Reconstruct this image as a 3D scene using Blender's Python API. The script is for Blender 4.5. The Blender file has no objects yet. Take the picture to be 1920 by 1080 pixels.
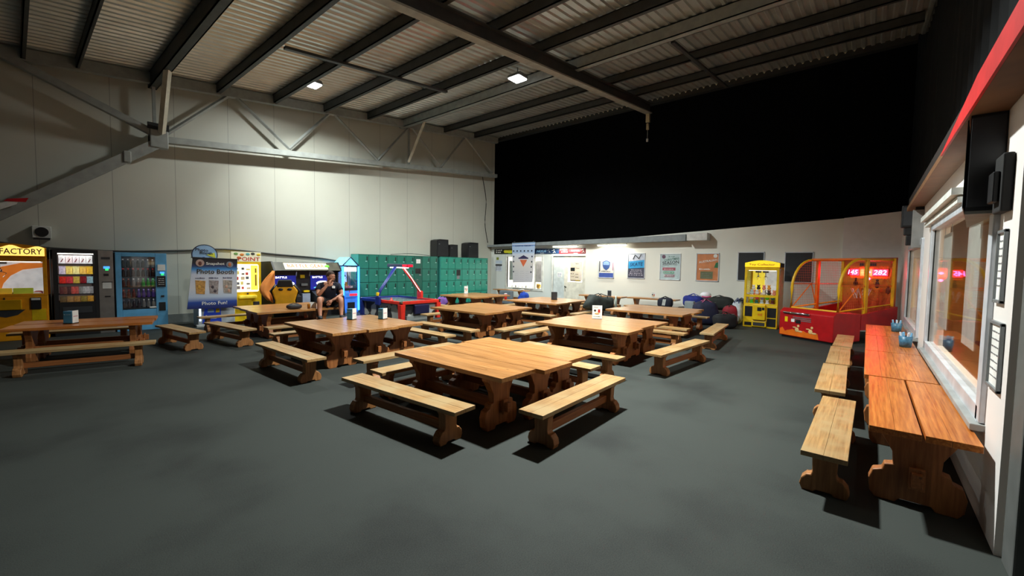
import bpy, bmesh, math, random
from mathutils import Vector, Matrix
random.seed(7)
SC = bpy.context.scene
COL = SC.collection
PI = math.pi
R = math.radians

# ------------------------------------------------------------------ camera
FPX = 790.0
dU = Vector((1627-960, 540-508.5, FPX)).normalized()          # hall direction +X seen by the camera
_x = 21.655; _y = 483.617
dV = Vector((_x-960, 540-_y, FPX)).normalized()               # hall direction +Y
dW = Vector((dV.y*dU.z-dV.z*dU.y, dV.z*dU.x-dV.x*dU.z, dV.x*dU.y-dV.y*dU.x)).normalized()
if dW.y < 0: dW = -dW
cam = bpy.data.cameras.new('camera'); camo = bpy.data.objects.new('camera', cam); COL.objects.link(camo)
cam.sensor_width = 36.0; cam.lens = FPX/1920*36; cam.clip_start = .05; cam.clip_end = 200
rx = Vector((dU.x, dV.x, dW.x)); ry = Vector((dU.y, dV.y, dW.y)); rz = -Vector((dU.z, dV.z, dW.z))
M = Matrix((rx, ry, rz)).transposed().to_4x4(); M.translation = Vector((0, 0, 1.6))
camo.matrix_world = M
SC.camera = camo

# ------------------------------------------------------------------ world, exposure
w = bpy.data.worlds.new('night'); SC.world = w; w.use_nodes = True
bg = w.node_tree.nodes['Background']; bg.inputs[0].default_value = (.62, .68, .72, 1); bg.inputs[1].default_value = .028
SC.view_settings.view_transform = 'Standard'; SC.view_settings.look = 'None'
SC.view_settings.exposure = 0.0; SC.view_settings.gamma = 1.0; SC.view_settings.use_curve_mapping = False

# ceiling floodlights: (x, y, z, watts)
LAMPS = [(5.04, 2.95, 6.05, 640), (5.15, 11.2, 6.2, 125), (8.7, 7.25, 6.5, 430)]
AIM = [(0, 0, -1, 140), (.42, .28, -1, 116), (.30, .22, -1, 138)]     # beam direction and spread of each floodlight
def area_light(name, loc, size, power, col=(1, .97, .9), rot=(0, 0, 0), size_y=None, spread=180):
    l = bpy.data.lights.new(name, 'AREA'); l.shape = 'RECTANGLE'; l.size = size; l.size_y = size_y or size
    l.energy = power; l.color = col; l.spread = R(spread)
    o = bpy.data.objects.new(name, l); COL.objects.link(o); o.location = loc; o.rotation_euler = rot
    return o
for (lx, ly, lz, lp), (ax, ay, az, asp) in zip(LAMPS, AIM):
    fo = area_light('floodlight_glow', (lx, ly, lz-.075), .26, lp, (.94, 1, .96), spread=asp)
    fo.rotation_euler = Vector((ax, ay, az)).to_track_quat('-Z', 'Y').to_euler()
area_light('floodlight_spill', (5.15, 11.2, 6.1), .26, 120, (.95, 1, .96), spread=170)
area_light('office_glow', (15.9, 10.5, 2.3), 1.4, 330, (1, .97, .9), size_y=3.5)
area_light('shop_glow', (7.5, -2.2, 2.6), 5.0, 170, (1, .86, .62), size_y=1.2)
for ty in (9.35, 7.3):
    area_light('tube_glow', (14.36, ty, 2.33), .05, 30, (1, .96, .8), size_y=1.1)

# ------------------------------------------------------------------ materials
def lin(c):
    return tuple(((v/255)/12.92 if v/255 <= .04045 else (((v/255)+.055)/1.055)**2.4) for v in c)
MATS = {}
def mat(name, rgb, rough=.55, metal=0, emit=0, noise=.14, scale=6, ecol=None, spec=None, bump=0, clear=0):
    if name in MATS: return MATS[name]
    m = bpy.data.materials.new(name); m.use_nodes = True; nt = m.node_tree; N = nt.nodes; L = nt.links
    b = N['Principled BSDF']; b.inputs['Roughness'].default_value = rough; b.inputs['Metallic'].default_value = metal
    if spec is not None: b.inputs['Specular IOR Level'].default_value = spec
    if clear: b.inputs['Coat Weight'].default_value = clear
    c = lin(rgb)
    tc = N.new('ShaderNodeTexCoord'); nz = N.new('ShaderNodeTexNoise'); nz.inputs['Scale'].default_value = scale; nz.inputs['Detail'].default_value = 4
    L.new(tc.outputs['Object'], nz.inputs['Vector'])
    rp = N.new('ShaderNodeValToRGB'); rp.color_ramp.elements[0].position = .3; rp.color_ramp.elements[1].position = .7
    rp.color_ramp.elements[0].color = tuple(v*(1-noise) for v in c)+(1,)
    rp.color_ramp.elements[1].color = tuple(min(1, v*(1+noise)) for v in c)+(1,)
    L.new(nz.outputs['Fac'], rp.inputs['Fac']); L.new(rp.outputs['Color'], b.inputs['Base Color'])
    if emit:
        if ecol: b.inputs['Emission Color'].default_value = lin(ecol)+(1,)
        else: L.new(rp.outputs['Color'], b.inputs['Emission Color'])
        b.inputs['Emission Strength'].default_value = emit
    if bump:
        bp = N.new('ShaderNodeBump'); bp.inputs['Strength'].default_value = bump
        n2 = N.new('ShaderNodeTexNoise'); n2.inputs['Scale'].default_value = scale*25; L.new(tc.outputs['Object'], n2.inputs['Vector'])
        L.new(n2.outputs['Fac'], bp.inputs['Height']); L.new(bp.outputs['Normal'], b.inputs['Normal'])
    MATS[name] = m; return m
def ramp_mat(name, stops, axis=2, lo=0, hi=1, rough=.5, emit=0):
    m = bpy.data.materials.new(name); m.use_nodes = True; nt = m.node_tree; N = nt.nodes; L = nt.links
    b = N['Principled BSDF']; b.inputs['Roughness'].default_value = rough
    tc = N.new('ShaderNodeTexCoord'); sp = N.new('ShaderNodeSeparateXYZ'); L.new(tc.outputs['Object'], sp.inputs[0])
    mr = N.new('ShaderNodeMapRange'); mr.inputs['From Min'].default_value = lo; mr.inputs['From Max'].default_value = hi
    L.new(sp.outputs[axis], mr.inputs['Value']); rp = N.new('ShaderNodeValToRGB'); L.new(mr.outputs[0], rp.inputs['Fac'])
    els = rp.color_ramp.elements
    while len(els) < len(stops): els.new(.5)
    for e, (p, c) in zip(els, stops): e.position = p; e.color = lin(c)+(1,)
    L.new(rp.outputs['Color'], b.inputs['Base Color'])
    if emit: L.new(rp.outputs['Color'], b.inputs['Emission Color']); b.inputs['Emission Strength'].default_value = emit
    MATS[name] = m; return m
def wood(name, dark, light, rough=.4, stain=.0, knots=True, worn=None, grain=(1.3, 30, 30)):
    m = bpy.data.materials.new(name); m.use_nodes = True; nt = m.node_tree; N = nt.nodes; L = nt.links
    b = N['Principled BSDF']; b.inputs['Roughness'].default_value = rough
    tc = N.new('ShaderNodeTexCoord'); oi = N.new('ShaderNodeObjectInfo')
    ml = N.new('ShaderNodeMath'); ml.operation = 'MULTIPLY'; ml.inputs[1].default_value = 37.0; L.new(oi.outputs['Random'], ml.inputs[0])
    ad = N.new('ShaderNodeVectorMath'); ad.operation = 'ADD'; L.new(tc.outputs['Object'], ad.inputs[0]); L.new(ml.outputs[0], ad.inputs[1])
    mp = N.new('ShaderNodeMapping'); mp.inputs['Scale'].default_value = grain; L.new(ad.outputs[0], mp.inputs[0])
    nz = N.new('ShaderNodeTexNoise'); nz.inputs['Scale'].default_value = 2.2; nz.inputs['Detail'].default_value = 6; nz.inputs['Roughness'].default_value = .6
    L.new(mp.outputs[0], nz.inputs['Vector'])
    rp = N.new('ShaderNodeValToRGB'); e = rp.color_ramp.elements
    e[0].position = .32; e[0].color = lin(dark)+(1,); e[1].position = .68; e[1].color = lin(light)+(1,)
    L.new(nz.outputs['Fac'], rp.inputs['Fac'])
    # each board its own tone
    sp = N.new('ShaderNodeSeparateXYZ'); L.new(ad.outputs[0], sp.inputs[0])
    dv = N.new('ShaderNodeMath'); dv.operation = 'MULTIPLY'; dv.inputs[1].default_value = 1/.13; L.new(sp.outputs[1], dv.inputs[0])
    fl = N.new('ShaderNodeMath'); fl.operation = 'FLOOR'; L.new(dv.outputs[0], fl.inputs[0])
    wn = N.new('ShaderNodeTexWhiteNoise'); wn.noise_dimensions = '1D'; L.new(fl.outputs[0], wn.inputs['W'])
    mr = N.new('ShaderNodeMapRange'); mr.inputs['To Min'].default_value = .86; mr.inputs['To Max'].default_value = 1.08; L.new(wn.outputs['Value'], mr.inputs['Value'])
    mx = N.new('ShaderNodeVectorMath'); mx.operation = 'SCALE'; L.new(rp.outputs['Color'], mx.inputs[0]); L.new(mr.outputs[0], mx.inputs['Scale'])
    out = mx.outputs[0]
    # knots
    vo = N.new('ShaderNodeTexVoronoi'); vo.inputs['Scale'].default_value = 3.4
    mp2 = N.new('ShaderNodeMapping'); mp2.inputs['Scale'].default_value = (1.0, 2.2, 2.2); L.new(ad.outputs[0], mp2.inputs[0]); L.new(mp2.outputs[0], vo.inputs['Vector'])
    kr = N.new('ShaderNodeMapRange'); kr.inputs['From Min'].default_value = .03; kr.inputs['From Max'].default_value = .085; kr.inputs['To Min'].default_value = .38; kr.inputs['To Max'].default_value = 1
    L.new(vo.outputs['Distance'], kr.inputs['Value'])
    m2 = N.new('ShaderNodeVectorMath'); m2.operation = 'SCALE'; L.new(out, m2.inputs[0]); L.new(kr.outputs[0], m2.inputs['Scale'])
    out = m2.outputs[0]
    if worn:
        n3 = N.new('ShaderNodeTexNoise'); n3.inputs['Scale'].default_value = 3.5; n3.inputs['Detail'].default_value = 8; L.new(ad.outputs[0], n3.inputs['Vector'])
        r3 = N.new('ShaderNodeMapRange'); r3.inputs['From Min'].default_value = .42; r3.inputs['From Max'].default_value = .62; L.new(n3.outputs['Fac'], r3.inputs['Value'])
        mm = N.new('ShaderNodeMix'); mm.data_type = 'RGBA'; L.new(r3.outputs[0], mm.inputs['Factor']); L.new(out, mm.inputs['A']); mm.inputs['B'].default_value = lin(worn)+(1,)
        out = mm.outputs['Result']
    L.new(out, b.inputs['Base Color'])
    bp = N.new('ShaderNodeBump'); bp.inputs['Strength'].default_value = .12; L.new(nz.outputs['Fac'], bp.inputs['Height']); L.new(bp.outputs['Normal'], b.inputs['Normal'])
    MATS[name] = m; return m
def glass(name, rgb=(255, 255, 255), rough=.02, refl=.8):
    m = bpy.data.materials.new(name); m.use_nodes = True; nt = m.node_tree; N = nt.nodes; L = nt.links
    for n in list(N): N.remove(n)
    o = N.new('ShaderNodeOutputMaterial'); tr = N.new('ShaderNodeBsdfTransparent'); gl = N.new('ShaderNodeBsdfGlossy'); gl.inputs['Roughness'].default_value = rough
    tr.inputs[0].default_value = lin(rgb)+(1,)
    fr = N.new('ShaderNodeFresnel'); fr.inputs[0].default_value = 1.5; mx = N.new('ShaderNodeMixShader'); km = N.new('ShaderNodeMath'); km.operation = 'MULTIPLY'; km.inputs[1].default_value = refl
    L.new(fr.outputs[0], km.inputs[0]); L.new(km.outputs[0], mx.inputs[0]); L.new(tr.outputs[0], mx.inputs[1]); L.new(gl.outputs[0], mx.inputs[2]); L.new(mx.outputs[0], o.inputs[0])
    MATS[name] = m; return m

# ------------------------------------------------------------------ mesh builder
class MB:
    def __init__(s): s.v = []; s.f = []
    def box(s, x0, x1, y0, y1, z0, z1):
        n = len(s.v)
        s.v += [(x0,y0,z0),(x1,y0,z0),(x1,y1,z0),(x0,y1,z0),(x0,y0,z1),(x1,y0,z1),(x1,y1,z1),(x0,y1,z1)]
        s.f += [tuple(n+i for i in q) for q in ((3,2,1,0),(4,5,6,7),(0,1,5,4),(1,2,6,5),(2,3,7,6),(3,0,4,7))]
        return s
    def prism(s, pts, plane, a, b):
        """extrude 2-D polygon; plane 'xz' -> along y, 'yz' -> along x, 'xy' -> along z"""
        n = len(s.v); k = len(pts)
        def P(p, t): return {'xz': (p[0], t, p[1]), 'yz': (t, p[0], p[1]), 'xy': (p[0], p[1], t)}[plane]
        s.v += [P(p, a) for p in pts] + [P(p, b) for p in pts]
        s.f.append(tuple(range(n, n+k))[::-1]); s.f.append(tuple(range(n+k, n+2*k)))
        for i in range(k): j = (i+1) % k; s.f.append((n+i, n+j, n+k+j, n+k+i))
        return s
    def tube(s, pts, r, seg=8, r2=None, caps=True):
        pts = [Vector(p) for p in pts]; n0 = len(s.v); K = len(pts)
        for i, p in enumerate(pts):
            d = (pts[min(i+1, K-1)]-pts[max(i-1, 0)]).normalized()
            u = d.cross(Vector((0, 0, 1)))
            if u.length < 1e-3: u = d.cross(Vector((0, 1, 0)))
            u.normalize(); v = d.cross(u).normalized()
            rr = r if r2 is None else r+(r2-r)*i/(K-1)
            if isinstance(r, (list, tuple)): rr = r[i]
            for k in range(seg):
                a = 2*PI*k/seg; q = p+u*rr*math.cos(a)+v*rr*math.sin(a); s.v.append(tuple(q))
        for i in range(K-1):
            for k in range(seg):
                a = n0+i*seg+k; b = n0+i*seg+(k+1) % seg; s.f.append((a, b, b+seg, a+seg))
        if caps:
            s.f.append(tuple(n0+k for k in range(seg))[::-1]); s.f.append(tuple(n0+(K-1)*seg+k for k in range(seg)))
        return s
    def lathe(s, prof, c=(0, 0, 0), seg=16, axis='z'):
        n0 = len(s.v); K = len(prof)
        for r, h in prof:
            for k in range(seg):
                a = 2*PI*k/seg; x, y = r*math.cos(a), r*math.sin(a)
                q = {'z': (x, y, h), 'y': (x, h, y), 'x': (h, x, y)}[axis]
                s.v.append((c[0]+q[0], c[1]+q[1], c[2]+q[2]))
        for i in range(K-1):
            for k in range(seg):
                a = n0+i*seg+k; b = n0+i*seg+(k+1) % seg; s.f.append((a, b, b+seg, a+seg))
        s.f.append(tuple(n0+k for k in range(seg))[::-1]); s.f.append(tuple(n0+(K-1)*seg+k for k in range(seg)))
        return s
    def ell(s, c, r, seg=14, rings=8, p=1.0):
        n0 = len(s.v)
        if not isinstance(r, (tuple, list)): r = (r, r, r)
        def sg(t): return math.copysign(abs(t)**p, t)
        for i in range(1, rings):
            th = PI*i/rings
            for k in range(seg):
                a = 2*PI*k/seg
                s.v.append((c[0]+r[0]*sg(math.sin(th))*sg(math.cos(a)), c[1]+r[1]*sg(math.sin(th))*sg(math.sin(a)), c[2]+r[2]*sg(math.cos(th))))
        t = len(s.v); s.v += [(c[0], c[1], c[2]+r[2]), (c[0], c[1], c[2]-r[2])]
        for i in range(rings-2):
            for k in range(seg):
                a = n0+i*seg+k; b = n0+i*seg+(k+1) % seg; s.f.append((a, b, b+seg, a+seg))
        for k in range(seg):
            b = (k+1) % seg
            s.f.append((t, n0+b, n0+k)); s.f.append((t+1, n0+(rings-2)*seg+k, n0+(rings-2)*seg+b))
        return s
    def jitter(s, amt, n0=0):
        for i in range(n0, len(s.v)): s.v[i] = tuple(c+random.uniform(-amt, amt) for c in s.v[i])
        return s
    def build(s, name, m, parent=None, loc=(0, 0, 0), rot=(0, 0, 0), bevel=0, smooth=False, sub=0):
        me = bpy.data.meshes.new(name); me.from_pydata(s.v, [], s.f)
        bm = bmesh.new(); bm.from_mesh(me); bmesh.ops.recalc_face_normals(bm, faces=bm.faces); bm.to_mesh(me); bm.free()
        if smooth:
            for p in me.polygons: p.use_smooth = True
        o = bpy.data.objects.new(name, me); COL.objects.link(o); o.location = loc; o.rotation_euler = rot
        if parent: o.parent = parent
        me.materials.append(m)
        if bevel:
            b = o.modifiers.new('b', 'BEVEL'); b.width = bevel; b.segments = 2; b.limit_method = 'ANGLE'; b.angle_limit = R(40)
        if sub:
            b = o.modifiers.new('s', 'SUBSURF'); b.levels = sub; b.render_levels = sub
        return o
def B(*a): return MB().box(*a)
def tag(o, label=None, cat=None, group=None, kind=None):
    if label: o['label'] = label
    if cat: o['category'] = cat
    if group: o['group'] = group
    if kind: o['kind'] = kind
    return o
def thing(name, label, cat, loc=(0, 0, 0), rz=0, group=None):
    o = bpy.data.objects.new(name, None); COL.objects.link(o); o.location = loc; o.rotation_euler = (0, 0, R(rz)); o.empty_display_size = .1
    return tag(o, label, cat, group)
def copy_tree(o, parent=None):
    c = o.copy(); COL.objects.link(c)
    if parent: c.parent = parent
    for ch in list(o.children): copy_tree(ch, c)
    return c
def copy_of(root, loc, rz, label, group=None, scale=None):
    c = copy_tree(root); c.location = loc; c.rotation_euler = (0, 0, R(rz)); c['label'] = label
    if group: c['group'] = group
    if scale: c.scale = scale
    return c
def txt(s, m, parent, x, z, w_, h_, y, name='lettering', th=.002, rotz=0, tilt=0, back=False, shear=0):
    """flat raised lettering on a front (-Y) face, centred at x,z, fitted to w_ by h_"""
    cu = bpy.data.curves.new('t', 'FONT'); cu.body = s; cu.extrude = .01; cu.resolution_u = 2; cu.offset = .012; cu.shear = shear
    t = bpy.data.objects.new('t', cu); COL.objects.link(t)
    dg = bpy.context.evaluated_depsgraph_get(); dg.update()
    me = bpy.data.meshes.new_from_object(t.evaluated_get(dg)); bpy.data.objects.remove(t); bpy.data.curves.remove(cu)
    xs = [v.co.x for v in me.vertices]; ys = [v.co.y for v in me.vertices]
    cx, cy = (min(xs)+max(xs))/2, (min(ys)+max(ys))/2; sx = w_/(max(xs)-min(xs)); sy = h_/(max(ys)-min(ys))
    ct, st = math.cos(R(tilt)), math.sin(R(tilt))
    for v in me.vertices:
        a, b = (v.co.x-cx)*sx, (v.co.y-cy)*sy; zz = v.co.z
        a, b = a*ct-b*st, a*st+b*ct
        v.co = (x+a, y-(th if zz > 0 else 0), z+b)
    me.materials.clear(); me.materials.append(m)
    o = bpy.data.objects.new(name, me); COL.objects.link(o)
    if parent: o.parent = parent
    return o
def squiggle(name, m, parent, x0, x1, z0, z1, y, n=6, seed=1, h=.6):
    """a line of small blurred marks standing in for writing too small to read"""
    rnd = random.Random(seed); b = MB(); x = x0; W = (x1-x0)/n
    for i in range(n):
        ww = W*rnd.uniform(.55, .85); t = rnd.uniform(.6, 1)
        b.box(x, x+ww, y-.0015, y, z0+(1-t)*(z1-z0)*.3, z0+t*(z1-z0)); x += W
    return b.build(name, m, parent)
ORD = ['first', 'second', 'third', 'fourth', 'fifth', 'sixth', 'seventh', 'eighth', 'ninth', 'tenth']

# common materials
m_white = mat('white_paint', (212, 214, 208), .6)
m_offw = mat('offwhite_panel', (206, 205, 194), .55, noise=.04, scale=1.2)
m_black = mat('black_plastic', (22, 22, 25), .45)
m_dark = mat('dark_grey', (52, 54, 58), .5)
m_grey = mat('mid_grey_metal', (128, 132, 134), .45, .3)
m_steel = mat('painted_steel', (104, 110, 110), .5, .2)
m_silver = mat('brushed_silver', (150, 148, 146), .35, .8)
m_yel = mat('yellow_paint', (236, 196, 18), .4)
m_red = mat('red_paint', (190, 22, 30), .35)
m_blue = mat('blue_paint', (32, 60, 160), .4)
m_navy = mat('navy', (22, 28, 62), .5)
m_orange = mat('orange_paint', (226, 120, 22), .4)
m_paper = mat('paper', (232, 232, 228), .7)
m_glass = glass('clear_glass'); m_glass2 = glass('window_glass', refl=.42)
m_chrome = mat('chrome', (200, 200, 205), .2, 1)
m_rubber = mat('rubber', (18, 18, 18), .8)
# ================================================================== SETTING
XW, YW, YR = 14.6, 13.6, -.62        # back wall, left wall, right wall planes
def roofz(x): return 5.8+.113*x
def struct(o, label=None): o['kind'] = 'structure'; return o
# floor
m = bpy.data.materials.new('floor_coating'); m.use_nodes = True; N = m.node_tree.nodes; L = m.node_tree.links; b = N['Principled BSDF']
tc = N.new('ShaderNodeTexCoord'); n1 = N.new('ShaderNodeTexNoise'); n1.inputs['Scale'].default_value = .8; n1.inputs['Detail'].default_value = 6; L.new(tc.outputs['Object'], n1.inputs['Vector'])
n2 = N.new('ShaderNodeTexNoise'); n2.inputs['Scale'].default_value = 140; n2.inputs['Detail'].default_value = 2; L.new(tc.outputs['Object'], n2.inputs['Vector'])
mm = N.new('ShaderNodeMath'); mm.operation = 'MULTIPLY_ADD'; mm.inputs[1].default_value = .42; L.new(n2.outputs['Fac'], mm.inputs[0]); L.new(n1.outputs['Fac'], mm.inputs[2])
rp = N.new('ShaderNodeValToRGB'); rp.color_ramp.elements[0].position = .47; rp.color_ramp.elements[0].color = lin((33, 35, 34))+(1,)
rp.color_ramp.elements[1].position = .72; rp.color_ramp.elements[1].color = lin((55, 59, 56))+(1,)
L.new(mm.outputs[0], rp.inputs['Fac']); L.new(rp.outputs['Color'], b.inputs['Base Color']); b.inputs['Roughness'].default_value = .75; b.inputs['Specular IOR Level'].default_value = .25
bp = N.new('ShaderNodeBump'); bp.inputs['Strength'].default_value = .45; L.new(n2.outputs['Fac'], bp.inputs['Height']); L.new(bp.outputs['Normal'], b.inputs['Normal'])
struct(B(-7, 17.6, -6, 14.2, -.1, 0).build('floor', m))

# left wall, panelled
def seam_mat(name, rgb, axis, pitch, off=0):
    m = bpy.data.materials.new(name); m.use_nodes = True; N = m.node_tree.nodes; L = m.node_tree.links; b = N['Principled BSDF']; b.inputs['Roughness'].default_value = .5
    tc = N.new('ShaderNodeTexCoord'); sp = N.new('ShaderNodeSeparateXYZ'); L.new(tc.outputs['Object'], sp.inputs[0])
    a = N.new('ShaderNodeMath'); a.operation = 'ADD'; a.inputs[1].default_value = 50+off; L.new(sp.outputs[axis], a.inputs[0])
    md = N.new('ShaderNodeMath'); md.operation = 'MODULO'; md.inputs[1].default_value = pitch; L.new(a.outputs[0], md.inputs[0])
    lt = N.new('ShaderNodeMath'); lt.operation = 'LESS_THAN'; lt.inputs[1].default_value = .012; L.new(md.outputs[0], lt.inputs[0])
    nz = N.new('ShaderNodeTexNoise'); nz.inputs['Scale'].default_value = .9; nz.inputs['Detail'].default_value = 5; L.new(tc.outputs['Object'], nz.inputs['Vector'])
    rp = N.new('ShaderNodeValToRGB'); c = lin(rgb); rp.color_ramp.elements[0].color = tuple(v*.9 for v in c)+(1,); rp.color_ramp.elements[1].color = tuple(v*1.06 for v in c)+(1,)
    L.new(nz.outputs['Fac'], rp.inputs['Fac'])
    mx = N.new('ShaderNodeMix'); mx.data_type = 'RGBA'; L.new(lt.outputs[0], mx.inputs['Factor']); L.new(rp.outputs['Color'], mx.inputs['A']); mx.inputs['B'].default_value = tuple(v*.55 for v in c)+(1,)
    L.new(mx.outputs['Result'], b.inputs['Base Color']); MATS[name] = m; return m
m_lw = seam_mat('left_wall_panels', (196, 196, 184), 0, 1.18, .35)
struct(MB().prism([(-7, 0), (14.75, 0), (14.75, roofz(14.75)), (-7, roofz(-7))], 'xz', YW, YW+.15).build('wall_left', m_lw))
struct(B(-7, 14.6, YW-.025, YW-.002, 0, .22).build('baseboard_left', mat('grey_kick', (120, 124, 120), .6)))

# partition (back wall) with window and door openings; y runs 13.6 -> -.62
m_bw = mat('partition_paint', (222, 228, 224), .6, noise=.04, scale=.8)
m_bw2 = mat('partition_paint_cream', (232, 230, 220), .6, noise=.04, scale=.8)
def top(y): return 2.5+.19*(YW-y)/(YW-4.2) if y > 4.2 else 2.69+.43*(4.2-y)/4.8
def wallseg(bm, x0, x1, y0, y1, z0=0, z1=None):
    if z1 is None: bm.prism([(y0, z0), (y1, z0), (y1, top(y1)), (y0, top(y0))], 'yz', x0, x1)
    else: bm.box(x0, x1, y0, y1, z0, z1)
WY0, WY1, WZ0, WZ1 = 10.66, 12.62, .62, 2.0       # office window opening
DY0, DY1, DZ = 8.5, 10.06, 2.03                    # door opening
bw = MB()
wallseg(bw, XW, XW+.1, WY1, YW); wallseg(bw, XW, XW+.1, WY0, WY1, 0, WZ0); wallseg(bw, XW, XW+.1, WY0, WY1, WZ1)
wallseg(bw, XW, XW+.1, DY1, WY0); wallseg(bw, XW, XW+.1, DY0, DY1, DZ)
struct(bw.build('wall_back', m_bw))
bw = MB(); wallseg(bw, XW-.04, XW+.1, .55, DY0); struct(bw.build('wall_back.001', m_bw2))
bw = MB(); wallseg(bw, XW-.12, XW+.1, -.75, .55); struct(bw.build('wall_back.002', mat('partition_corner_paint', (236, 232, 230), .6, noise=.03)))
# office behind the partition
om = mat('office_white', (240, 238, 230), .6, noise=.03)
ow = MB().box(17.3, 17.4, 8.3, 13.6, 0, 2.45).box(XW+.1, 17.4, 8.2, 8.3, 0, 2.45).box(XW+.1, 17.4, 13.6, 13.7, 0, 2.45)
struct(ow.build('wall_office', om)); struct(B(XW+.1, 17.4, 8.2, 13.7, 2.4, 2.48).build('ceiling_office', om))
# fascia with two tube lights
fa = thing('fascia_box', 'long grey sheet-metal fascia running above the signs and posters', 'fascia', (0, 0, 0))
f = MB().prism([(13.58, 2.45), (4.62, 2.50), (4.62, 2.72), (13.58, 2.54)], 'yz', 14.28, 14.555); f.build('fascia', mat('fascia_grey', (134, 140, 142), .55), fa, bevel=.006)
wb = B(14.2, 14.555, 3.93, 4.56, 2.5, 2.74).build('junction_box', mat('white_box', (214, 214, 210), .5), bevel=.01)
tag(wb, 'white box at the right end of the grey fascia', 'box')
m_tube = mat('lit_tube', (255, 252, 235), .5, emit=14, noise=0)
for k, (ty, lb) in enumerate(((9.35, 'lit fluorescent batten over the red and blue signs'), (7.3, 'lit fluorescent batten over the shield poster'))):
    t = thing('batten_light', lb, 'light', (14.36, ty, 2.395+.01*k), 90, 'batten lights under the fascia')
    B(-.6, .6, -.05, .05, .02, .05).build('housing', m_white, t, bevel=.005)
    MB().tube([(-.57, 0, .0), (.57, 0, .0)], .016, 10).build('tube', m_tube, t, smooth=True)

# ---- right wall with two windows
m_rw = mat('right_wall_paint', (240, 234, 230), .6, noise=.04, scale=1)
W1 = (4.06, 7.5, .68, 2.16); W2 = (8.75, 11.4, .66, 2.05)
rw = MB()
rw.box(3.55, W1[0], YR-.14, YR, 0, 3.0).box(W1[1], W2[0], YR-.14, YR, 0, 3.0).box(W2[1], XW, YR-.14, YR, 0, 2.9)
for a in (W1, W2): rw.box(a[0], a[1], YR-.14, YR, 0, a[2]).box(a[0], a[1], YR-.14, YR, a[3], 3.0)
struct(rw.build('wall_right', m_rw))
m_alu = mat('aluminium_frame', (206, 212, 220), .4, .3)
for k, a in enumerate((W1, W2)):
    x0, x1, z0, z1 = a
    wn = struct(bpy.data.objects.new('window_%d' % (k+1), None)); COL.objects.link(wn); wn.location = (0, 0, 0)
    fr = MB()
    for q in ((x0-.06, x0+.06, z0-.05, z1+.05), (x1-.06, x1+.06, z0-.05, z1+.05), (x0, x1, z0-.06, z0+.05), (x0, x1, z1-.04, z1+.06)):
        fr.box(q[0], q[1], YR-.05, YR+.03, q[2], q[3])
    fr.build('window_frame', m_alu, wn, bevel=.006)
    B(x0-.08, x1+.08, YR-.1, YR+.07, z0-.1, z0-.055).build('window_sill', mat('grey_sill', (150, 152, 150), .5), wn, bevel=.006)
    B(x0+.06, x1-.06, YR-.016, YR-.010, z0+.05, z1-.04).build('pane', m_glass2, wn)
    MB().box(x1-.085, x1-.072, YR-.009, YR+.004, z0+.05, z1-.04).build('gasket', m_rubber, wn)
# white box trims above window 1
tr = MB().box(5.25, 8.0, YR, YR+.10, 2.27, 2.33).box(5.25, 8.0, YR, YR+.06, 2.2, 2.25); struct(tr.build('trim_1', m_white))
# end pillar
struct(B(3.28, 3.5, YR-.2, YR-.02, 0, 3.3).build('trim_2', mat('pillar_grey', (96, 98, 96), .55), bevel=.01))
# shop behind the windows
sy = mat('shop_yellow', (214, 170, 84), .6); sb = mat('shop_brown', (92, 48, 30), .5)
struct(B(3.5, 14.6, -5.1, -5.0, 0, 3).build('wall_shop', sy)); struct(B(14.5, 14.6, -5, -.76, 0, 3).build('wall_shop.001', sy))
struct(B(3.28, 14.6, -5.1, -.76, 2.95, 3.02).build('ceiling_shop', mat('shop_ceiling', (170, 140, 90), .7)))
struct(B(3.4, 14.6, -5, -.76, .0, .012).build('floor_shop', mat('shop_floor', (96, 58, 40), .5)))
struct(B(3.28, 3.38, -5.1, -.82, 0, 3.0).build('wall_shop.002', sy))
cn = thing('shop_counter', 'brown counter inside the room behind the large window', 'counter', (8, -2.6, 0))
B(-3.6, 4.2, -.3, .3, 0.012, 1.0).build('body', sb, cn, bevel=.01); B(-3.65, 4.25, -.35, .35, 1.0, 1.05).build('worktop', mat('counter_top', (196, 176, 150), .4), cn, bevel=.01)
sh = thing('wall_shelf', 'cream shelf band with dark goods on the far wall of the shop', 'shelf', (8, -4.98, 0))
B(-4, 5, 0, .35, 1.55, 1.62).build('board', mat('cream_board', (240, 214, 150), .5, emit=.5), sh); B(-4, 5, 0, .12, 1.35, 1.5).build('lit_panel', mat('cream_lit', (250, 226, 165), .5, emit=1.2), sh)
B(-4, 5, 0, .2, .3, 1.3).build('cabinet', mat('dark_goods', (60, 34, 20), .6), sh)
for k, (x, wd, lb) in enumerate(((5.41, .60, 'broad white paper strip hanging inside the large window, nearer one'), (7.05, .66, 'narrow white paper strip hanging inside the large window, farther one'))):
    s = thing('paper_strip', lb, 'paper strip', (x, -.70, 0)); B(-wd/2, wd/2, -.002, .003, .95, 2.05).build('paper', mat('strip_paper', (214, 216, 208), .7), s); MB().tube([(-wd*.4, 0, 2.04), (-wd*.4, 0, 2.158)], .003, 4).tube([(wd*.4, 0, 2.04), (wd*.4, 0, 2.158)], .003, 4).build('hanging_thread', m_grey, s)
sg = thing('orange_post', 'orange post inside the shop behind the glass', 'post', (4.75, -2.2, 0)); B(-.05, .05, -.05, .05, 1.05, 2.9).build('shaft', m_orange, sg); sg.location = (4.75, -2.5, 0)

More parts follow.
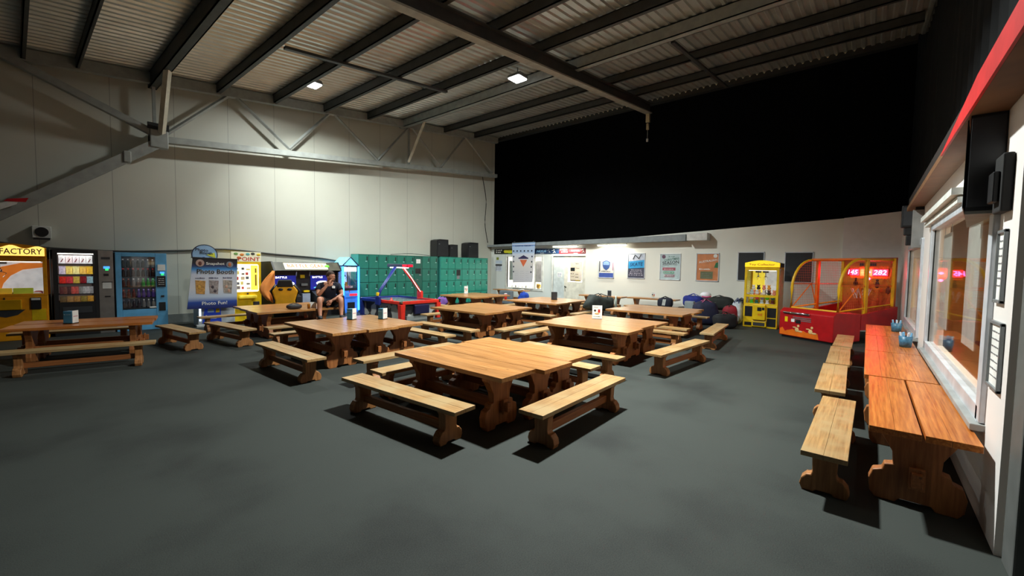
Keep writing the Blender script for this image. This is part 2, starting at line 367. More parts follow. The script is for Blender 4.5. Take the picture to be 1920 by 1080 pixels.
# black sheet added to darken the void behind the partition; ribbed wall above shop
m_void = mat('void_black', (14, 15, 17), .9, spec=.1)
def backdrop(x0, y0, x1, y1, z0, z1, n, amp):
    b = MB(); L0 = math.hypot(x1-x0, y1-y0); ux, uy = (x1-x0)/L0, (y1-y0)/L0
    K = n*6
    for i in range(K+1):
        t = i/K; o = amp*math.sin(2*PI*n*t+1.3*math.sin(9*t)); px, py = x0+(x1-x0)*t-uy*o, y0+(y1-y0)*t+ux*o
        b.v += [(px, py, z0), (px, py, z1)]
    for i in range(K): b.f.append((2*i, 2*i+2, 2*i+3, 2*i+1))
    for v in list(b.v): b.v.append((v[0]-uy*.04, v[1]+ux*.04, v[2]))
    nn = 2*(K+1)
    for i in range(K): b.f.append((nn+2*i+1, nn+2*i+3, nn+2*i+2, nn+2*i))
    for i in range(K): b.f.append((2*i, nn+2*i, nn+2*i+2, 2*i+2)); b.f.append((2*i+1, 2*i+3, nn+2*i+3, nn+2*i+1))
    return b
struct(backdrop(18.0, 22, 18.0, -6, 0, 12, 16, .03).build('wall_far', m_void))
struct(backdrop(18.2, -.9, 3.4, -.9, 3.06, 8.6, 34, .05).build('wall_upper_right', mat('ribbed_dark', (34, 36, 38), .8, spec=.2)))
struct(B(3.3, 14.6, -.84, -.72, 2.98, 3.08).build('trim_3', m_dark))

# red fascia / soffit over the right wall
rf = thing('shop_fascia', 'red-fronted brown soffit running above the shop windows at right', 'fascia', (0, 0, 0))
B(2.2, 9.6, YR+.002, -.45, 2.60, 2.66).build('soffit', mat('soffit_brown', (120, 84, 56), .6), rf)
B(2.2, 9.6, YR+.002, -.47, 2.66, 2.80).build('upright', mat('fascia_dark', (46, 40, 38), .6), rf)
MB().prism([(2.2, 2.60), (2.2, 2.75), (3.65, 2.75), (5.2, 2.61), (5.2, 2.60)], 'xz', -.449, -.435).build('red_band', mat('fascia_red', (214, 44, 44), .5), rf)

# hanging screens by the right wall
tv = thing('hanging_screen', 'large black screen box hanging near the end of the right wall', 'screen', (3.97, -.62, 0))
MB().prism([(0, .16), (0, .003), (1.2, .003)], 'xy', 1.995, 2.598).build('casing', m_black, tv); B(-.008, 0, .01, .155, 2.02, 2.58).build('end_cap', m_dark, tv)
MB().prism([(.03, .165), (1.15, .012), (1.15, .016), (.03, .17)], 'xy', 2.02, 2.58).build('screen_panel', mat('tv_black', (10, 10, 11), .35), tv)
MB().prism([(0, .16), (0, .003), (1.2, .003)], 'xy', 1.975, 1.994).build('underside', mat('grey_under', (110, 110, 104), .6), tv)
tv2 = thing('wall_bracket', 'black bracket box fixed right of the hanging screen', 'bracket', (3.72, -.62, 0)); B(0, .2, .002, .05, 1.96, 2.3).build('bracket_box', m_rubber, tv2, bevel=.01); B(.03, .16, .05, .08, 2.02, 2.2).build('speaker_front', m_black, tv2, bevel=.008)
tv3 = thing('grey_display', 'grey flat display hanging above the farther right window', 'screen', (8.95, -.62, 0))
B(0, .05, .0, .13, 1.97, 2.55).build('display_panel', mat('display_grey', (132, 132, 130), .5), tv3, bevel=.004); B(.05, .12, .0, .1, 2.0, 2.6).build('mount', m_black, tv3)
sp = thing('wall_speaker', 'black loudspeaker column hanging in the far right corner', 'speaker', (9.8, -.50, 0))
MB().box(0, .16, -.12, .1, 2.35, 2.72).box(.02, .14, -.11, .06, 2.22, 2.36).box(.03, .12, -.115, .03, 2.05, 2.22).build('cabinet', m_black, sp, bevel=.012); B(-.008, 0, -.1, .08, 2.38, 2.69).build('grille', m_dark, sp)
for k, (x0, x1, z0, z1, lb) in enumerate(((3.72, 3.96, 1.42, 1.86, 'upper grey-framed notice on the wall pier at right'), (3.64, 4.0-.02, .90, 1.31, 'lower grey-framed notice on the wall pier at right'))):
    fr = thing('notice_frame', lb, 'notice', ((x0+x1)/2, YR, (z0+z1)/2), 180, 'framed notices beside the window'); wv, hv = (x1-x0)/2-.02, (z1-z0)/2
    b = MB().box(-wv, wv, -.02, -.001, hv-.02, hv).box(-wv, wv, -.02, -.001, -hv, -hv+.02).box(-wv, -wv+.02, -.02, -.001, -hv, hv).box(wv-.02, wv, -.02, -.001, -hv, hv)
    b.build('frame', m_grey, fr, bevel=.003); B(-wv+.02, wv-.02, -.008, -.001, -hv+.02, hv-.02).build('sheet', m_paper, fr)
    for r_ in range(7): squiggle('print_line', mat('print_grey', (120, 120, 124), .7), fr, -wv+.035, wv-.035, hv-.07-r_*.045, hv-.06-r_*.045, -.009, 5, r_+k*9)
# ================================================================== ROOF
# corrugated sheet, ribs run along X (up the slope)
def corrugated():
    b = MB(); p = .19; y = -1.0; prof = []
    while y < 13.9: prof += [(y, 0), (y+.05, .0), (y+.075, .035), (y+.155, .035), (y+.18, 0)]; y += p
    xa, xb = -7, 14.75
    for yy, zz in prof: b.v += [(xa, yy, roofz(xa)+.02+zz), (xb, yy, roofz(xb)+.02+zz)]
    n = len(prof)
    for i in range(n-1): b.f.append((2*i, 2*i+1, 2*i+3, 2*i+2))
    for yy, zz in prof: b.v += [(xa, yy, roofz(xa)+.03+zz), (xb, yy, roofz(xb)+.03+zz)]
    k = 2*n
    for i in range(n-1): b.f.append((k+2*i, k+2*i+2, k+2*i+3, k+2*i+1))
    for i in range(n-1): b.f.append((2*i, 2*i+2, k+2*i+2, k+2*i)); b.f.append((2*i+1, k+2*i+1, k+2*i+3, 2*i+3))
    return b
struct(corrugated().build('ceiling', mat('corrugated_sheet', (206, 210, 206), .36, .6, noise=.1, scale=2)))
m_pur = mat('purlin_steel', (64, 66, 66), .55, .2); m_pur2 = mat('purlin_pale', (150, 156, 154), .5, .2)
purl = [(-1.4, .07, .24, m_pur, 'dark steel roof purlin at the far left edge of the ceiling'),
 (.27, .07, .24, m_pur, 'short-looking dark purlin in the upper left corner of the ceiling'),
 (1.04, .06, .24, m_pur, 'dark purlin just left of the ceiling bay with orange glints'),
 (2.32, .16, .34, m_pur, 'broad dark purlin meeting the truss at the pale post'),
 (3.62, .10, .24, m_pur, 'dark purlin between the pale post and the left floodlight'),
 (5.0, .10, .24, m_pur, 'dark purlin carrying the left floodlight'),
 (6.45, .10, .24, m_pur, 'dark purlin just right of the left floodlight'),
 (7.95, .10, .24, m_pur, 'dark purlin halfway between the two floodlights'),
 (9.45, .18, .28, m_pur2, 'broad pale steel beam across the ceiling behind the right floodlight'),
 (11.3, .08, .22, m_pur, 'dark purlin beyond the pale beam'), (13.0, .08, .22, m_pur, 'dark purlin nearest the roof edge')]
for x, wd, dp, mt, lb in purl:
    b = MB(); z = roofz(x)+.01
    b.box(x-wd/2, x-wd/2+.02, -.7, YW-.16, z-dp, z).box(x-wd/2, x+wd/2, -.7, YW-.16, z-dp, z-dp+.02).box(x-wd/2, x+wd/2, -.7, YW-.16, z-.02, z)
    if wd > .12: b.box(x+wd/2-.02, x+wd/2, -.7, YW-.16, z-dp, z)
    tag(b.build('roof_purlin', mt), lb, 'roof beam', 'roof purlins')
# rafter across the hall and its hanging end bracket
ra = thing('roof_rafter', 'deep dark rafter with pale bottom flange crossing the ceiling between the floodlights', 'roof beam')
def slope_bar(x0, x1, y0, y1, da, db): return MB().prism([(x0, roofz(x0)-da), (x1, roofz(x1)-da), (x1, roofz(x1)-db), (x0, roofz(x0)-db)], 'xz', y0, y1)
slope_bar(-6, 14.2, 5.93, 5.97, .52, .25).build('web', m_pur, ra); slope_bar(-6, 14.2, 5.85, 6.05, .56, .525).build('bottom_flange', mat('flange_pale', (158, 156, 146), .5, .1), ra)
slope_bar(-6, 14.2, 5.85, 6.05, .25, .225).build('top_flange', m_pur, ra)
hb = thing('hanging_bracket', 'small pale bracket dangling from the end of the rafter', 'bracket', (14.1, 5.95, 0))
z = roofz(14.1); MB().box(-.05, .05, -.06, .06, z-.86, z-.57).box(-.035, .035, -.04, .04, z-1.1, z-.9).build('plate', mat('bracket_pale', (196, 184, 150), .5), hb, bevel=.008); MB().tube([(0, 0, z-.87), (0, 0, z-1.45)], .012, 6).build('rod', m_grey, hb); MB().box(-.03, .03, -.03, .03, z-1.5, z-1.4).build('weight', m_white, hb, bevel=.006)
# second tie along the slope
sb_ = slope_bar(3.7, 8.0, 9.2, 9.3, .30, .245).build('roof_tie', m_pur); tag(sb_, 'thin dark tie rod between purlins left of centre in the ceiling', 'roof beam', 'thin roof ties')
sb_ = slope_bar(9.6, 14.2, 3.5, 3.58, .30, .245).build('roof_tie', m_pur); tag(sb_, 'thin dark tie rod right of the rafter beyond the pale beam', 'roof beam', 'thin roof ties')
# gutter edge with pale-painted beads standing in for light through roof gaps
gu = thing('roof_gutter', 'dark gutter along the far roof edge with a row of pale dots', 'gutter')
B(14.66, 14.86, -.7, YW-.1, roofz(14.75)-.12, roofz(14.75)+.12).build('channel', mat('gutter_dark', (46, 48, 48), .6), gu)
m_dot = mat('gap_light_pale', (235, 228, 200), .4)
dot = None; k = 0; y = .35
while y < 10.8 and k < 60:
    if not (6.3 < y < 6.9):
        if dot is None: dot = MB().ell((0, 0, 0), (.018, .022, .022), 8, 6).build('gap_light_bead', m_dot, gu, (14.655, y, roofz(14.75)+.0), smooth=True)
        else: c = dot.copy(); COL.objects.link(c); c.location = (14.655, y, roofz(14.75))
    y += .19+.0*k; k += 1
fl = thing('roof_flashing', 'torn beige translucent panel at the upper right roof edge', 'panel', (14.5, .18, 7.52)); 
B(-.01, .01, -.3, .22, .0, .3).build('panel_sheet', mat('flashing_beige', (214, 190, 150), .5), fl); MB().box(-.02, .02, -.14, -.12, 0, .3).box(-.02, .02, .05, .07, 0, .3).build('rib', m_grey, fl)

# truss in front of the left wall
YT = 13.25
m_tr = mat('truss_steel', (150, 154, 150), .5, .1)
tr = thing('roof_truss', 'grey steel roof truss with zigzag web along the left wall', 'truss')
def ch(x): return 4.47+.0975*(x-2.4)+.12
def chord(x0, x1, f, h, d, name):
    MB().prism([(x0, f(x0)-h), (x1, f(x1)-h), (x1, f(x1)), (x0, f(x0))], 'xz', YT-d/2, YT+d/2).build(name, m_tr, tr)
chord(-7, 14.5, lambda x: roofz(x)-.02, .24, .16, 'top_chord'); chord(2.2, 14.45, ch, .15, .2, 'bottom_chord')
nodes = [(2.45, 4.6, 3.95, 6.1), (3.95, 6.1, 5.4, 4.95), (5.4, 4.95, 6.7, 6.4), (6.7, 6.4, 8.35, 5.2), (8.35, 5.2, 9.7, 6.72), (9.75, 6.72, 11.2, 5.5), (11.2, 5.5, 12.5, 7.0), (12.5, 7.0, 14.2, 5.8)]
for x0, z0, x1, z1 in nodes:
    MB().tube([(x0, YT, z0), (x1, YT, z1)], .045, 4).build('web_member', m_tr, tr)
MB().box(9.63, 9.69, YT-.03, YT+.03, 5.3, 6.75).build('post', m_tr, tr); MB().box(2.28, 2.34, YT-.03, YT+.03, 4.5, 5.95).build('post', m_tr, tr)
# knee brace down-left and tie up-left
MB().prism([(2.5, 4.66), (-7, 4.66-.78*9.5), (-7, 4.38-.78*9.5), (2.5, 4.38)], 'xz', YT-.09, YT+.09).build('knee_brace', m_tr, tr)
MB().prism([(2.5, 4.62), (-4.5, 7.2-.35), (-4.5, 7.0-.35), (2.5, 4.46)], 'xz', YT-.07, YT+.07)
MB().prism([(2.5, 4.63), (-.6, 5.93), (-.6, 5.77), (2.5, 4.47)], 'xz', YT-.07, YT+.07).build('upper_tie', m_tr, tr)
MB().box(2.2, 2.55, YT-.12, YT+.12, 4.3, 4.72).build('node_plate', m_tr, tr, bevel=.02); MB().box(1.72, 1.86, YT-.12, YT+.12, 3.84, 4.1).build('splice_plate', m_tr, tr, bevel=.02)
m_fb = mat('pale_brace', (206, 200, 182), .5)
MB().tube([(2.32, 11.85, 5.78), (2.42, 13.12, 4.66)], .075, 4).build('fly_brace', m_fb, tr); MB().tube([(9.5, 12.1, 6.65), (9.55, 13.12, 5.36)], .055, 4).build('fly_brace', m_fb, tr)
lp = B(2.16, 2.56, YT-.14, YT-.081, 4.72, 4.86).build('junction_clamp', m_black); tag(lp, 'black clamp on the truss node under the pale post', 'clamp')
sg = thing('red_white_sign', 'red and white strip hung on the knee brace at the left edge', 'sign', (-.02, 13.1, 2.52), 0)
MB().prism([(-.55, -.25), (.12, .16), (.16, .27), (-.55, -.05)], 'xz', -.02, .02).build('white_strip', m_paper, sg); MB().prism([(.0, .25), (.28, .3), (.24, .21), (-.05, .2)], 'xz', -.03, -.021).build('red_tip', m_red, sg)
# floodlights
m_led = mat('led_diffuser', (255, 255, 255), .5, emit=30, noise=0)
for k, (lx, ly, lz, lpw) in enumerate(LAMPS):
    f = thing('floodlight', ['square floodlight out of frame above the front tables', 'bright square floodlight at left near the truss', 'bright square floodlight at centre right below the pale beam', 'square floodlight behind the camera'][k], 'light', (lx, ly, lz), 0, 'ceiling floodlights')
    MB().prism([(-.2, 0), (.2, 0), (.15, .09), (-.15, .09)], 'xz', -.2, .2).build('housing', m_grey, f, bevel=.006)
    B(-.17, .17, -.17, .17, -.025, -.001).build('diffuser', m_led, f)
    zt = roofz(lx)-lz; MB().tube([(0, 0, .09), (0, 0, zt)], .015, 6).build('hanger', m_grey, f)
# cables on the left wall
def cable(name, lb, pts, r, mt):
    # smooth by Catmull-Rom
    P = [Vector(p) for p in pts]; out = []
    for i in range(len(P)-1):
        a, b_, c, d = P[max(i-1, 0)], P[i], P[i+1], P[min(i+2, len(P)-1)]
        for t in [j/6 for j in range(6)]:
            out.append(.5*((2*b_)+(c-a)*t+(2*a-5*b_+4*c-d)*t*t+(3*b_-a-3*c+d)*t**3))
    out.append(P[-1]); o = MB().tube(out, r, 6).build(name, mt, smooth=True); return tag(o, lb, 'cable')
m_cab = mat('cable_grey', (70, 70, 68), .6)
cable('cable', 'grey cable sagging along the left wall above the arcade machines', [(-1.5, 13.57, 2.5), (-.2, 13.57, 1.93), (1.4, 13.57, 1.8), (2.83, 13.57, 1.86), (3.8, 13.57, 1.93), (5.14, 13.57, 1.83), (6.43, 13.57, 1.75), (7.3, 13.57, 1.62)], .022, m_cab)
cable('cable', 'thin black cable hanging down beside the dark drape in the corner', [(13.9, 13.56, 5.6), (14.15, 13.56, 4.6), (14.1, 13.56, 3.5), (14.3, 13.56, 2.65)], .014, m_rubber)
cable('cable', 'black cable lying on top of the green lockers', [(8.9, 13.3, 1.94), (9.9, 13.4, 2.0), (10.7, 13.3, 1.94)], .01, m_rubber)
# fan unit
fu = thing('condenser_unit', 'white square fan unit mounted on the left wall above the claw machine', 'fan unit', (.43, 13.6, 2.16), 0)
B(-.14, .14, -.16, -.001, -.125, .125).build('case', m_white, fu, bevel=.01); MB().lathe([(.10, 0), (.10, -.012)], (0, -.16, 0), 24, 'y').build('fan_grille', m_black, fu)
B(-.12, .12, -.14, -.001, -.16, -.126).build('bracket', m_dark, fu)
# ================================================================== TABLES AND BENCHES
w_top = wood('pine_top', (148, 96, 48), (198, 142, 86), .28)
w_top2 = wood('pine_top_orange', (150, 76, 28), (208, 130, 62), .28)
w_leg = wood('pine_leg', (134, 78, 38), (180, 114, 62), .5, grain=(20, 20, 1.5))
w_str = wood('pine_stretcher', (134, 78, 38), (176, 108, 58), .5)
w_seat = wood('pine_seat', (142, 104, 62), (190, 150, 98), .42, worn=(172, 144, 102))
w_bleg = wood('bench_leg_wood', (134, 84, 42), (180, 122, 70), .55, grain=(20, 20, 1.5))
def mirror(pts): return pts+[(-a, b) for a, b in pts[::-1] if a != 0]
TL, TW, TZ = 1.68, .52, .57
def make_table(label, loc):
    t = thing('trestle_table', label, 'table', loc)
    tp = MB(); n = 4; bw_ = TW/n
    for k in range(n): tp.box(-TL/2, TL/2, -TW/2+k*bw_+.0005, -TW/2+(k+1)*bw_-.0005, TZ-.042, TZ)
    tp.build('tabletop', w_top, t, bevel=.002)
    prof = mirror([(.0, .528), (.19, .528), (.19, .485), (.155, .46), (.12, .35), (.12, .265), (.165, .255), (.175, .215), (.225, .195), (.245, .13), (.235, .04), (.205, 0), (.10, 0), (.08, .03), (0, .03)][1:-1]+[(0, .03)])
    prof = [(.215, .5275), (.215, .485), (.185, .46), (.125, .35), (.12, .265), (.165, .255), (.175, .215), (.225, .195), (.245, .13), (.235, .04), (.205, 0), (.10, 0), (.08, .03)]
    prof = prof+[(-a, b) for a, b in prof[::-1]]
    for s in (-1, 1): MB().prism(prof, 'yz', s*.58-.04, s*.58+.04).build('leg', w_leg, t, bevel=.006)
    B(-.72, .72, -.028, .028, .165, .26).build('stretcher', w_str, t, bevel=.005)
    for s in (-1, 1): B(s*.665-.012, s*.665+.012, -.04, .04, .14, .285).build('wedge', w_leg, t, bevel=.003)
    return t
BL, BW, BZ = 1.7, .26, .345
def make_bench(label, loc):
    t = thing('trestle_bench', label, 'bench', loc)
    MB().box(-BL/2, BL/2, -BW/2, -.0004, BZ-.036, BZ).box(-BL/2, BL/2, .0004, BW/2, BZ-.036, BZ).build('seat', w_seat, t, bevel=.003)
    prof = [(.09, .3085), (.09, .28), (.075, .26), (.07, .15), (.078, .125), (.105, .12), (.135, .085), (.145, .04), (.13, 0), (.06, 0), (.045, .018)]
    prof = prof+[(-a, b) for a, b in prof[::-1]]
    for s in (-1, 1): MB().prism(prof, 'yz', s*.64-.045, s*.64+.045).build('leg', w_bleg, t, bevel=.008)
    B(-.60, .60, -.024, .024, .10, .175).build('stretcher', w_str, t, bevel=.005)
    return t
T0 = None; B0 = None
def table(cx, cy, rz, label, group, sx=1, sy=1):
    t = table_(cx, cy, rz, label, group, sx, sy)
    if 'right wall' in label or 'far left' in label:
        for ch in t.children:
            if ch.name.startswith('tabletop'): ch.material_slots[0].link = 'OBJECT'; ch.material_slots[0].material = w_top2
    return t
def table_(cx, cy, rz, label, group, sx=1, sy=1):
    global T0
    if T0 is None: T0 = make_table(label, (cx, cy, 0)); T0.rotation_euler = (0, 0, R(rz)); T0['group'] = group; T0.scale = (sx, sy, 1); return T0
    return copy_of(T0, (cx, cy, 0), rz, label, group, (sx, sy, 1))
def bench(cx, cy, rz, label, L_=1.7, group='pine trestle benches', w_=1):
    global B0
    if B0 is None: B0 = make_bench(label, (cx, cy, 0)); B0.rotation_euler = (0, 0, R(rz)); B0['group'] = group; B0.scale = (L_/BL, w_, 1); return B0
    return copy_of(B0, (cx, cy, 0), rz, label, group, (L_/BL, w_, 1))
# clusters of three: (x0,x1,y0,y1, jog per table, words)
CL = [
 (2.84, 4.40, 2.48, 4.15, (.02, -.085, -.03), 'in the cluster nearest the camera'),
 (2.98, 4.64, 5.92, 7.62, (.0, -.05, .03), 'in the blue napkin holder cluster'),
 (6.22, 8.05, 2.86, 4.68, (-.02, .04, .0), 'in the cluster with the white menu card'),
 (6.48, 8.32, 6.22, 8.05, (-.02, .06, .12), 'in the bare middle cluster'),
 (9.62, 11.5, 6.50, 8.30, (.0, .05, .05), 'in the cluster with the black holder'),
 (9.45, 11.25, 9.50, 11.25, (-.05, .05, .05), 'in the cluster before the lockers'),
 (9.44, 11.25, 3.06, 4.92, (.0, -.06, .06), 'in the cluster before the sports bags')]
for x0, x1, y0, y1, jog, wd in CL:
    W = (x1-x0)/3
    for k in range(3):
        lb = ['pine table on the camera side ', 'pine table in the middle ', 'pine table on the far side '][k]+wd
        table(x0+W*(k+.5), (y0+y1)/2+jog[k], 90, lb, 'pine trestle tables', (y1-y0)/TL, (W-.008)/TW)
# cluster where the man sits (tables lie along X)
for k, (x, y, wd) in enumerate(((4.02, 9.66, 'nearest'), (4.06, 10.24, 'middle'), (4.1, 10.82, 'farthest'))):
    table(x, y, 0, 'pine trestle table, %s of the three where the man sits' % wd, 'pine trestle tables', 1.02, 1.08)
# left group, turned a little
table(.72, 9.52, -13, 'reddish pine trestle table at far left, near side, carrying a blue card holder', 'pine trestle tables', 1.0, .95)
table(.86, 10.06, -13, 'reddish pine trestle table at far left, side next to the vending machines', 'pine trestle tables', 1.0, .95)
# against the partition
table(13.85, 11.72, 90, 'dark-looking pine table under the office window with a grey bag below', 'pine trestle tables', 1.0, .95)
table(13.75, 7.3, 90, 'pine table at the back wall left of the poster wall with a grey caddy', 'pine trestle tables', 1.0, .95)
table(14.05, 5.55, 90, 'pine table at the back wall under the blue and green posters', 'pine trestle tables', 1.0, .9)
# right-hand row
table(4.56, -.315, 0, 'orange pine table nearest the camera in the row along the right wall', 'pine trestle tables', 1.05, 1.0)
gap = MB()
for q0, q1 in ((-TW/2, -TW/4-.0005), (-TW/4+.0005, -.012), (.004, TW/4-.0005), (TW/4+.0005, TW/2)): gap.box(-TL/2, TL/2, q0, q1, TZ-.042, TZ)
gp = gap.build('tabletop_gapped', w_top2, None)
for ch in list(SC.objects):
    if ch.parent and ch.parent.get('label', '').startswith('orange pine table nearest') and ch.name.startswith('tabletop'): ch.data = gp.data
bpy.data.objects.remove(gp)
table(6.33, -.285, 0, 'second table in the row along the right wall, partly lit red', 'pine trestle tables', 1.02, 1.02)
table(8.06, -.285, 0, 'third table in the row along the right wall with two blue buckets', 'pine trestle tables', 1.02, 1.02)
table(9.8, -.285, 0, 'farthest table in the row along the right wall, by the basketball game', 'pine trestle tables', 1.02, 1.02)
BN = [
 (2.47, 3.50, 93, 1.74, 'worn pine bench left of the nearest cluster, running toward the camera'),
 (3.65, 2.17, 1, 1.64, 'pine bench with a lengthwise crack at the right end of the nearest cluster'),
 (2.53, 6.33, 91, 1.72, 'worn pine bench left of the cluster with the blue napkin boxes'),
 (2.72, 9.55, 97, 1.62, 'short-looking pine bench left of the cluster where the man sits'),
 (3.70, 5.02, 0, 1.66, 'long pine bench between the nearest cluster and the blue napkin boxes'),
 (3.35, 4.33, 0, 1.3, 'pine bench mostly hidden behind the nearest bench, at the left end of the nearest cluster'),
 (5.42, 3.42, 90, 1.72, 'pine bench on the far side of the nearest cluster, before the menu card'),
 (4.68, 3.30, 90, 1.5, 'pine bench tucked close behind the nearest cluster'),
 (3.72, 7.92, 0, 1.66, 'pine bench behind the left end of the napkin box cluster'),
 (3.95, 8.78, 0, 1.7, 'pine bench under the feet of the seated man'),
 (3.35, 11.4, 0, 1.4, 'pine bench behind the tables where the man sits, near the arcade machines'),
 (4.98, 6.45, 90, 1.7, 'pine bench on the far side of the napkin box cluster'),
 (5.72, 6.60, 90, 1.75, 'pine bench with the middle bare cluster on its far side'),
 (6.98, 5.50, 2, 1.75, 'pine bench at the right end of the middle bare cluster'),
 (6.9, 4.95, 0, 1.6, 'pine bench left of the menu card cluster'),
 (6.92, 2.26, -5, 1.85, 'pine bench right of the menu card cluster, standing clear on the floor'),
 (9.60, 2.42, 5, 1.85, 'pine bench right of the bare cluster, nearest the sports bags'),
 (8.36, 3.50, 90, 1.75, 'pine bench between the menu card cluster and the bare cluster, nearer one'),
 (9.02, 3.66, 90, 1.75, 'pine bench between the menu card cluster and the bare cluster, farther one'),
 (8.9, 6.95, 90, 1.75, 'pine bench left of the cluster with the black caddy'),
 (8.62, 10.2, 90, 1.6, 'pine bench left of the cluster before the lockers'),
 (11.75, 10.3, 90, 1.7, 'pine bench beyond the cluster before the lockers'),
 (10.4, 8.85, 0, 1.7, 'pine bench between the locker cluster and the black caddy cluster'),
 (10.5, 5.95, 0, 1.7, 'pine bench right of the black caddy cluster'),
 (7.5, 8.5, 0, 1.7, 'pine bench behind the middle bare cluster'),
 (11.62, 3.98, 90, 1.75, 'pine bench beyond the bare cluster by the sports bags'),
 (11.95, 7.2, 90, 1.7, 'pine bench beyond the black caddy cluster'),
 (.62, 8.62, -13, 1.62, 'pine bench in front of the reddish table at far left'),
 (.72, 10.72, -13, 1.62, 'pine bench between the far left table and the vending machines'),
 (1.98, 9.75, 98, 1.5, 'pine bench at the right end of the far left table'),
 (4.37, .165, -.5, 1.7, 'orange worn bench nearest the camera along the right-hand row'),
 (6.28, .26, 1, 1.62, 'second worn bench from the camera along the right-hand row'),
 (7.98, .27, 1, 1.62, 'third worn bench from the camera along the right-hand row'),
 (9.70, .27, 0, 1.6, 'farthest bench along the right-hand row beside the basketball game'),
 (13.05, 7.1, 90, 1.6, 'pine bench before the back wall table with the grey caddy'),
 (13.3, 5.4, 90, 1.6, 'pine bench before the back wall table under the posters')]
for x, y, rz, L_, lb in BN: bench(x, y, rz, lb, L_)
# ================================================================== MACHINES ON THE LEFT WALL
m_lit = mat('lit_white', (255, 250, 235), .5, emit=3.0, noise=.02)
m_choc = mat('claw_orange_yellow', (240, 158, 18), .35)
m_litY = mat('lit_yellow', (255, 214, 60), .4, emit=1.6, noise=.03)
m_litY2 = mat('lit_yellow_soft', (246, 220, 40), .4, emit=.7, noise=.03)
m_purp = mat('lettering_plum', (150, 30, 90), .5)
m_redtxt = mat('lettering_red', (200, 24, 30), .5)
def claw_head(parent, x, y, z0, z1, s=1):
    g = B(x-.09*s, x+.09*s, y-.07, y+.07, z1-.07, z1).build('gantry', m_dark, parent, bevel=.006)
    MB().tube([(x, y, z1-.07), (x, y, z0+.14*s)], .008, 6).build('cord', m_black, g)
    MB().lathe([(.03*s, z0+.1*s), (.035*s, z0+.14*s), (.02*s, z0+.17*s)], (x, y, 0), 10).build('claw_hub', m_chrome, g, smooth=True)
    for k in range(3):
        a = 2*PI*k/3+.5; c, s_ = math.cos(a), math.sin(a)
        MB().tube([(x, y, z0+.12*s), (x+c*.09*s, y+s_*.09*s, z0+.08*s), (x+c*.04*s, y+s_*.04*s, z0)], .008*s, 6).build('claw_finger', m_chrome, g)
def claw_machine(label, W, D, H, loc, rz, body, head, hb, hw):
    t = thing('claw_machine', label, 'claw machine', loc, rz)
    b = MB().box(0, W, 0, D, 0, hb); b.build('cabinet', body, t, bevel=.012)
    p = .055; ps = MB().box(0, p, 0, p, hb, hw).box(W-p, W, 0, p, hb, hw).box(0, p, D-p, D, hb, hw).box(W-p, W, D-p, D, hb, hw).box(p, W-p, 0, p, hb, hb+.045).box(p, W-p, 0, p, hw-.045, hw)
    ps.build('window_frame', body, t, bevel=.004)
    B(p, W-p, .02, .026, hb+.045, hw-.045).build('front_glass', m_glass, t)
    B(.02, .026, p, D-p, hb, hw).build('side_glass', m_glass, t); B(W-.026, W-.02, p, D-p, hb, hw).build('side_glass', m_glass, t)
    B(p, W-p, D-.03, D-.01, hb, hw).build('back_panel', mat('claw_back', (206, 214, 216), .3, emit=.5), t)
    B(p+.03, W-p-.03, .06, .11, hw-.055, hw-.02).build('light_strip', m_lit, t)
    B(0, W, 0, D, hw, hw+.05).build('roof', body, t, bevel=.006)
    n = 10; pts = [(0, hw+.05), (W, hw+.05)]+[(W*(1-i/n), H-.07+.07*math.sin(PI*i/n)) for i in range(n+1)]
    MB().prism(pts, 'xz', -.03, .09).build('header', head, t)
    MB().prism([(x, z-.004) for x, z in pts], 'xz', .09, D).build('header_top', m_black, t)
    return t
# --- chocolate claw machine, far left
c1 = claw_machine('orange-yellow claw machine with lit CHOCOLATE FACTORY header at the far left', 1.02, .85, 1.88, (-.57, 12.6, 0), -5, m_choc, m_choc, .86, 1.58)
hw_ = [(.02, 1.645), (1.0, 1.645)]+[(1.0-.98*i/24, 1.80+.03*math.sin(i*.75)+.02*math.sin(PI*i/24)) for i in range(25)]
MB().prism(hw_, 'xz', -.036, -.0305).build('lit_header', mat('lit_cream_yellow', (255, 222, 110), .4, emit=1.15, noise=.06, scale=3), c1)
txt('FACTORY', m_purp, c1, .70, 1.73, .54, .11, -.0375); txt('Chocolate', mat('lettering_brown', (150, 60, 20), .5), c1, .24, 1.74, .34, .08, -.0375, shear=.3)
claw_head(c1, .38, .4, 1.22, 1.55)
arch = [(.1+.0*i, 0) for i in range(0)]
ar = []; 
for i in range(11): a = PI/2*i/10; ar.append((.18+.76*math.sin(a), .93+.50*(1-0)*math.cos(a)*0+.5*math.sin(a)))
out = [(.16, .93)]+[(.16+.8*(i/10), .93+.52*math.sin(PI/2*i/10)) for i in range(11)]+[(.96-.62*(i/10)*1.0, 1.52-.0*i) for i in range(0)]
MB().prism([(.08, .92), (.34, .92), (.38, 1.08), (.48, 1.24), (.64, 1.36), (.96, 1.42), (.96, 1.5), (.62, 1.5), (.36, 1.42), (.2, 1.26), (.1, 1.08)], 'xz', .80, .815).build('orange_arch', mat('arch_orange', (240, 140, 50), .4, emit=.35), c1)
B(.25, .68, -.05, 0, .60, .80).build('control_box', mat('gold_box', (226, 170, 20), .25, .3), c1, bevel=.015)
MB().prism([(.22, .6), (.72, .6), (.62, .5), (.47, .46), (.32, .5)], 'xz', -.012, 0).build('prize_door', m_dark, c1)
MB().tube([(.46, -.03, .80), (.46, -.03, .84)], .012, 8).build('joystick', m_black, c1)
cb = B(.79, .93, -.04, 0, .60, .83).build('coin_box', m_black, c1, bevel=.008); B(.80, .92, -.046, -.04, .78, .82).build('coin_display', m_white, cb)
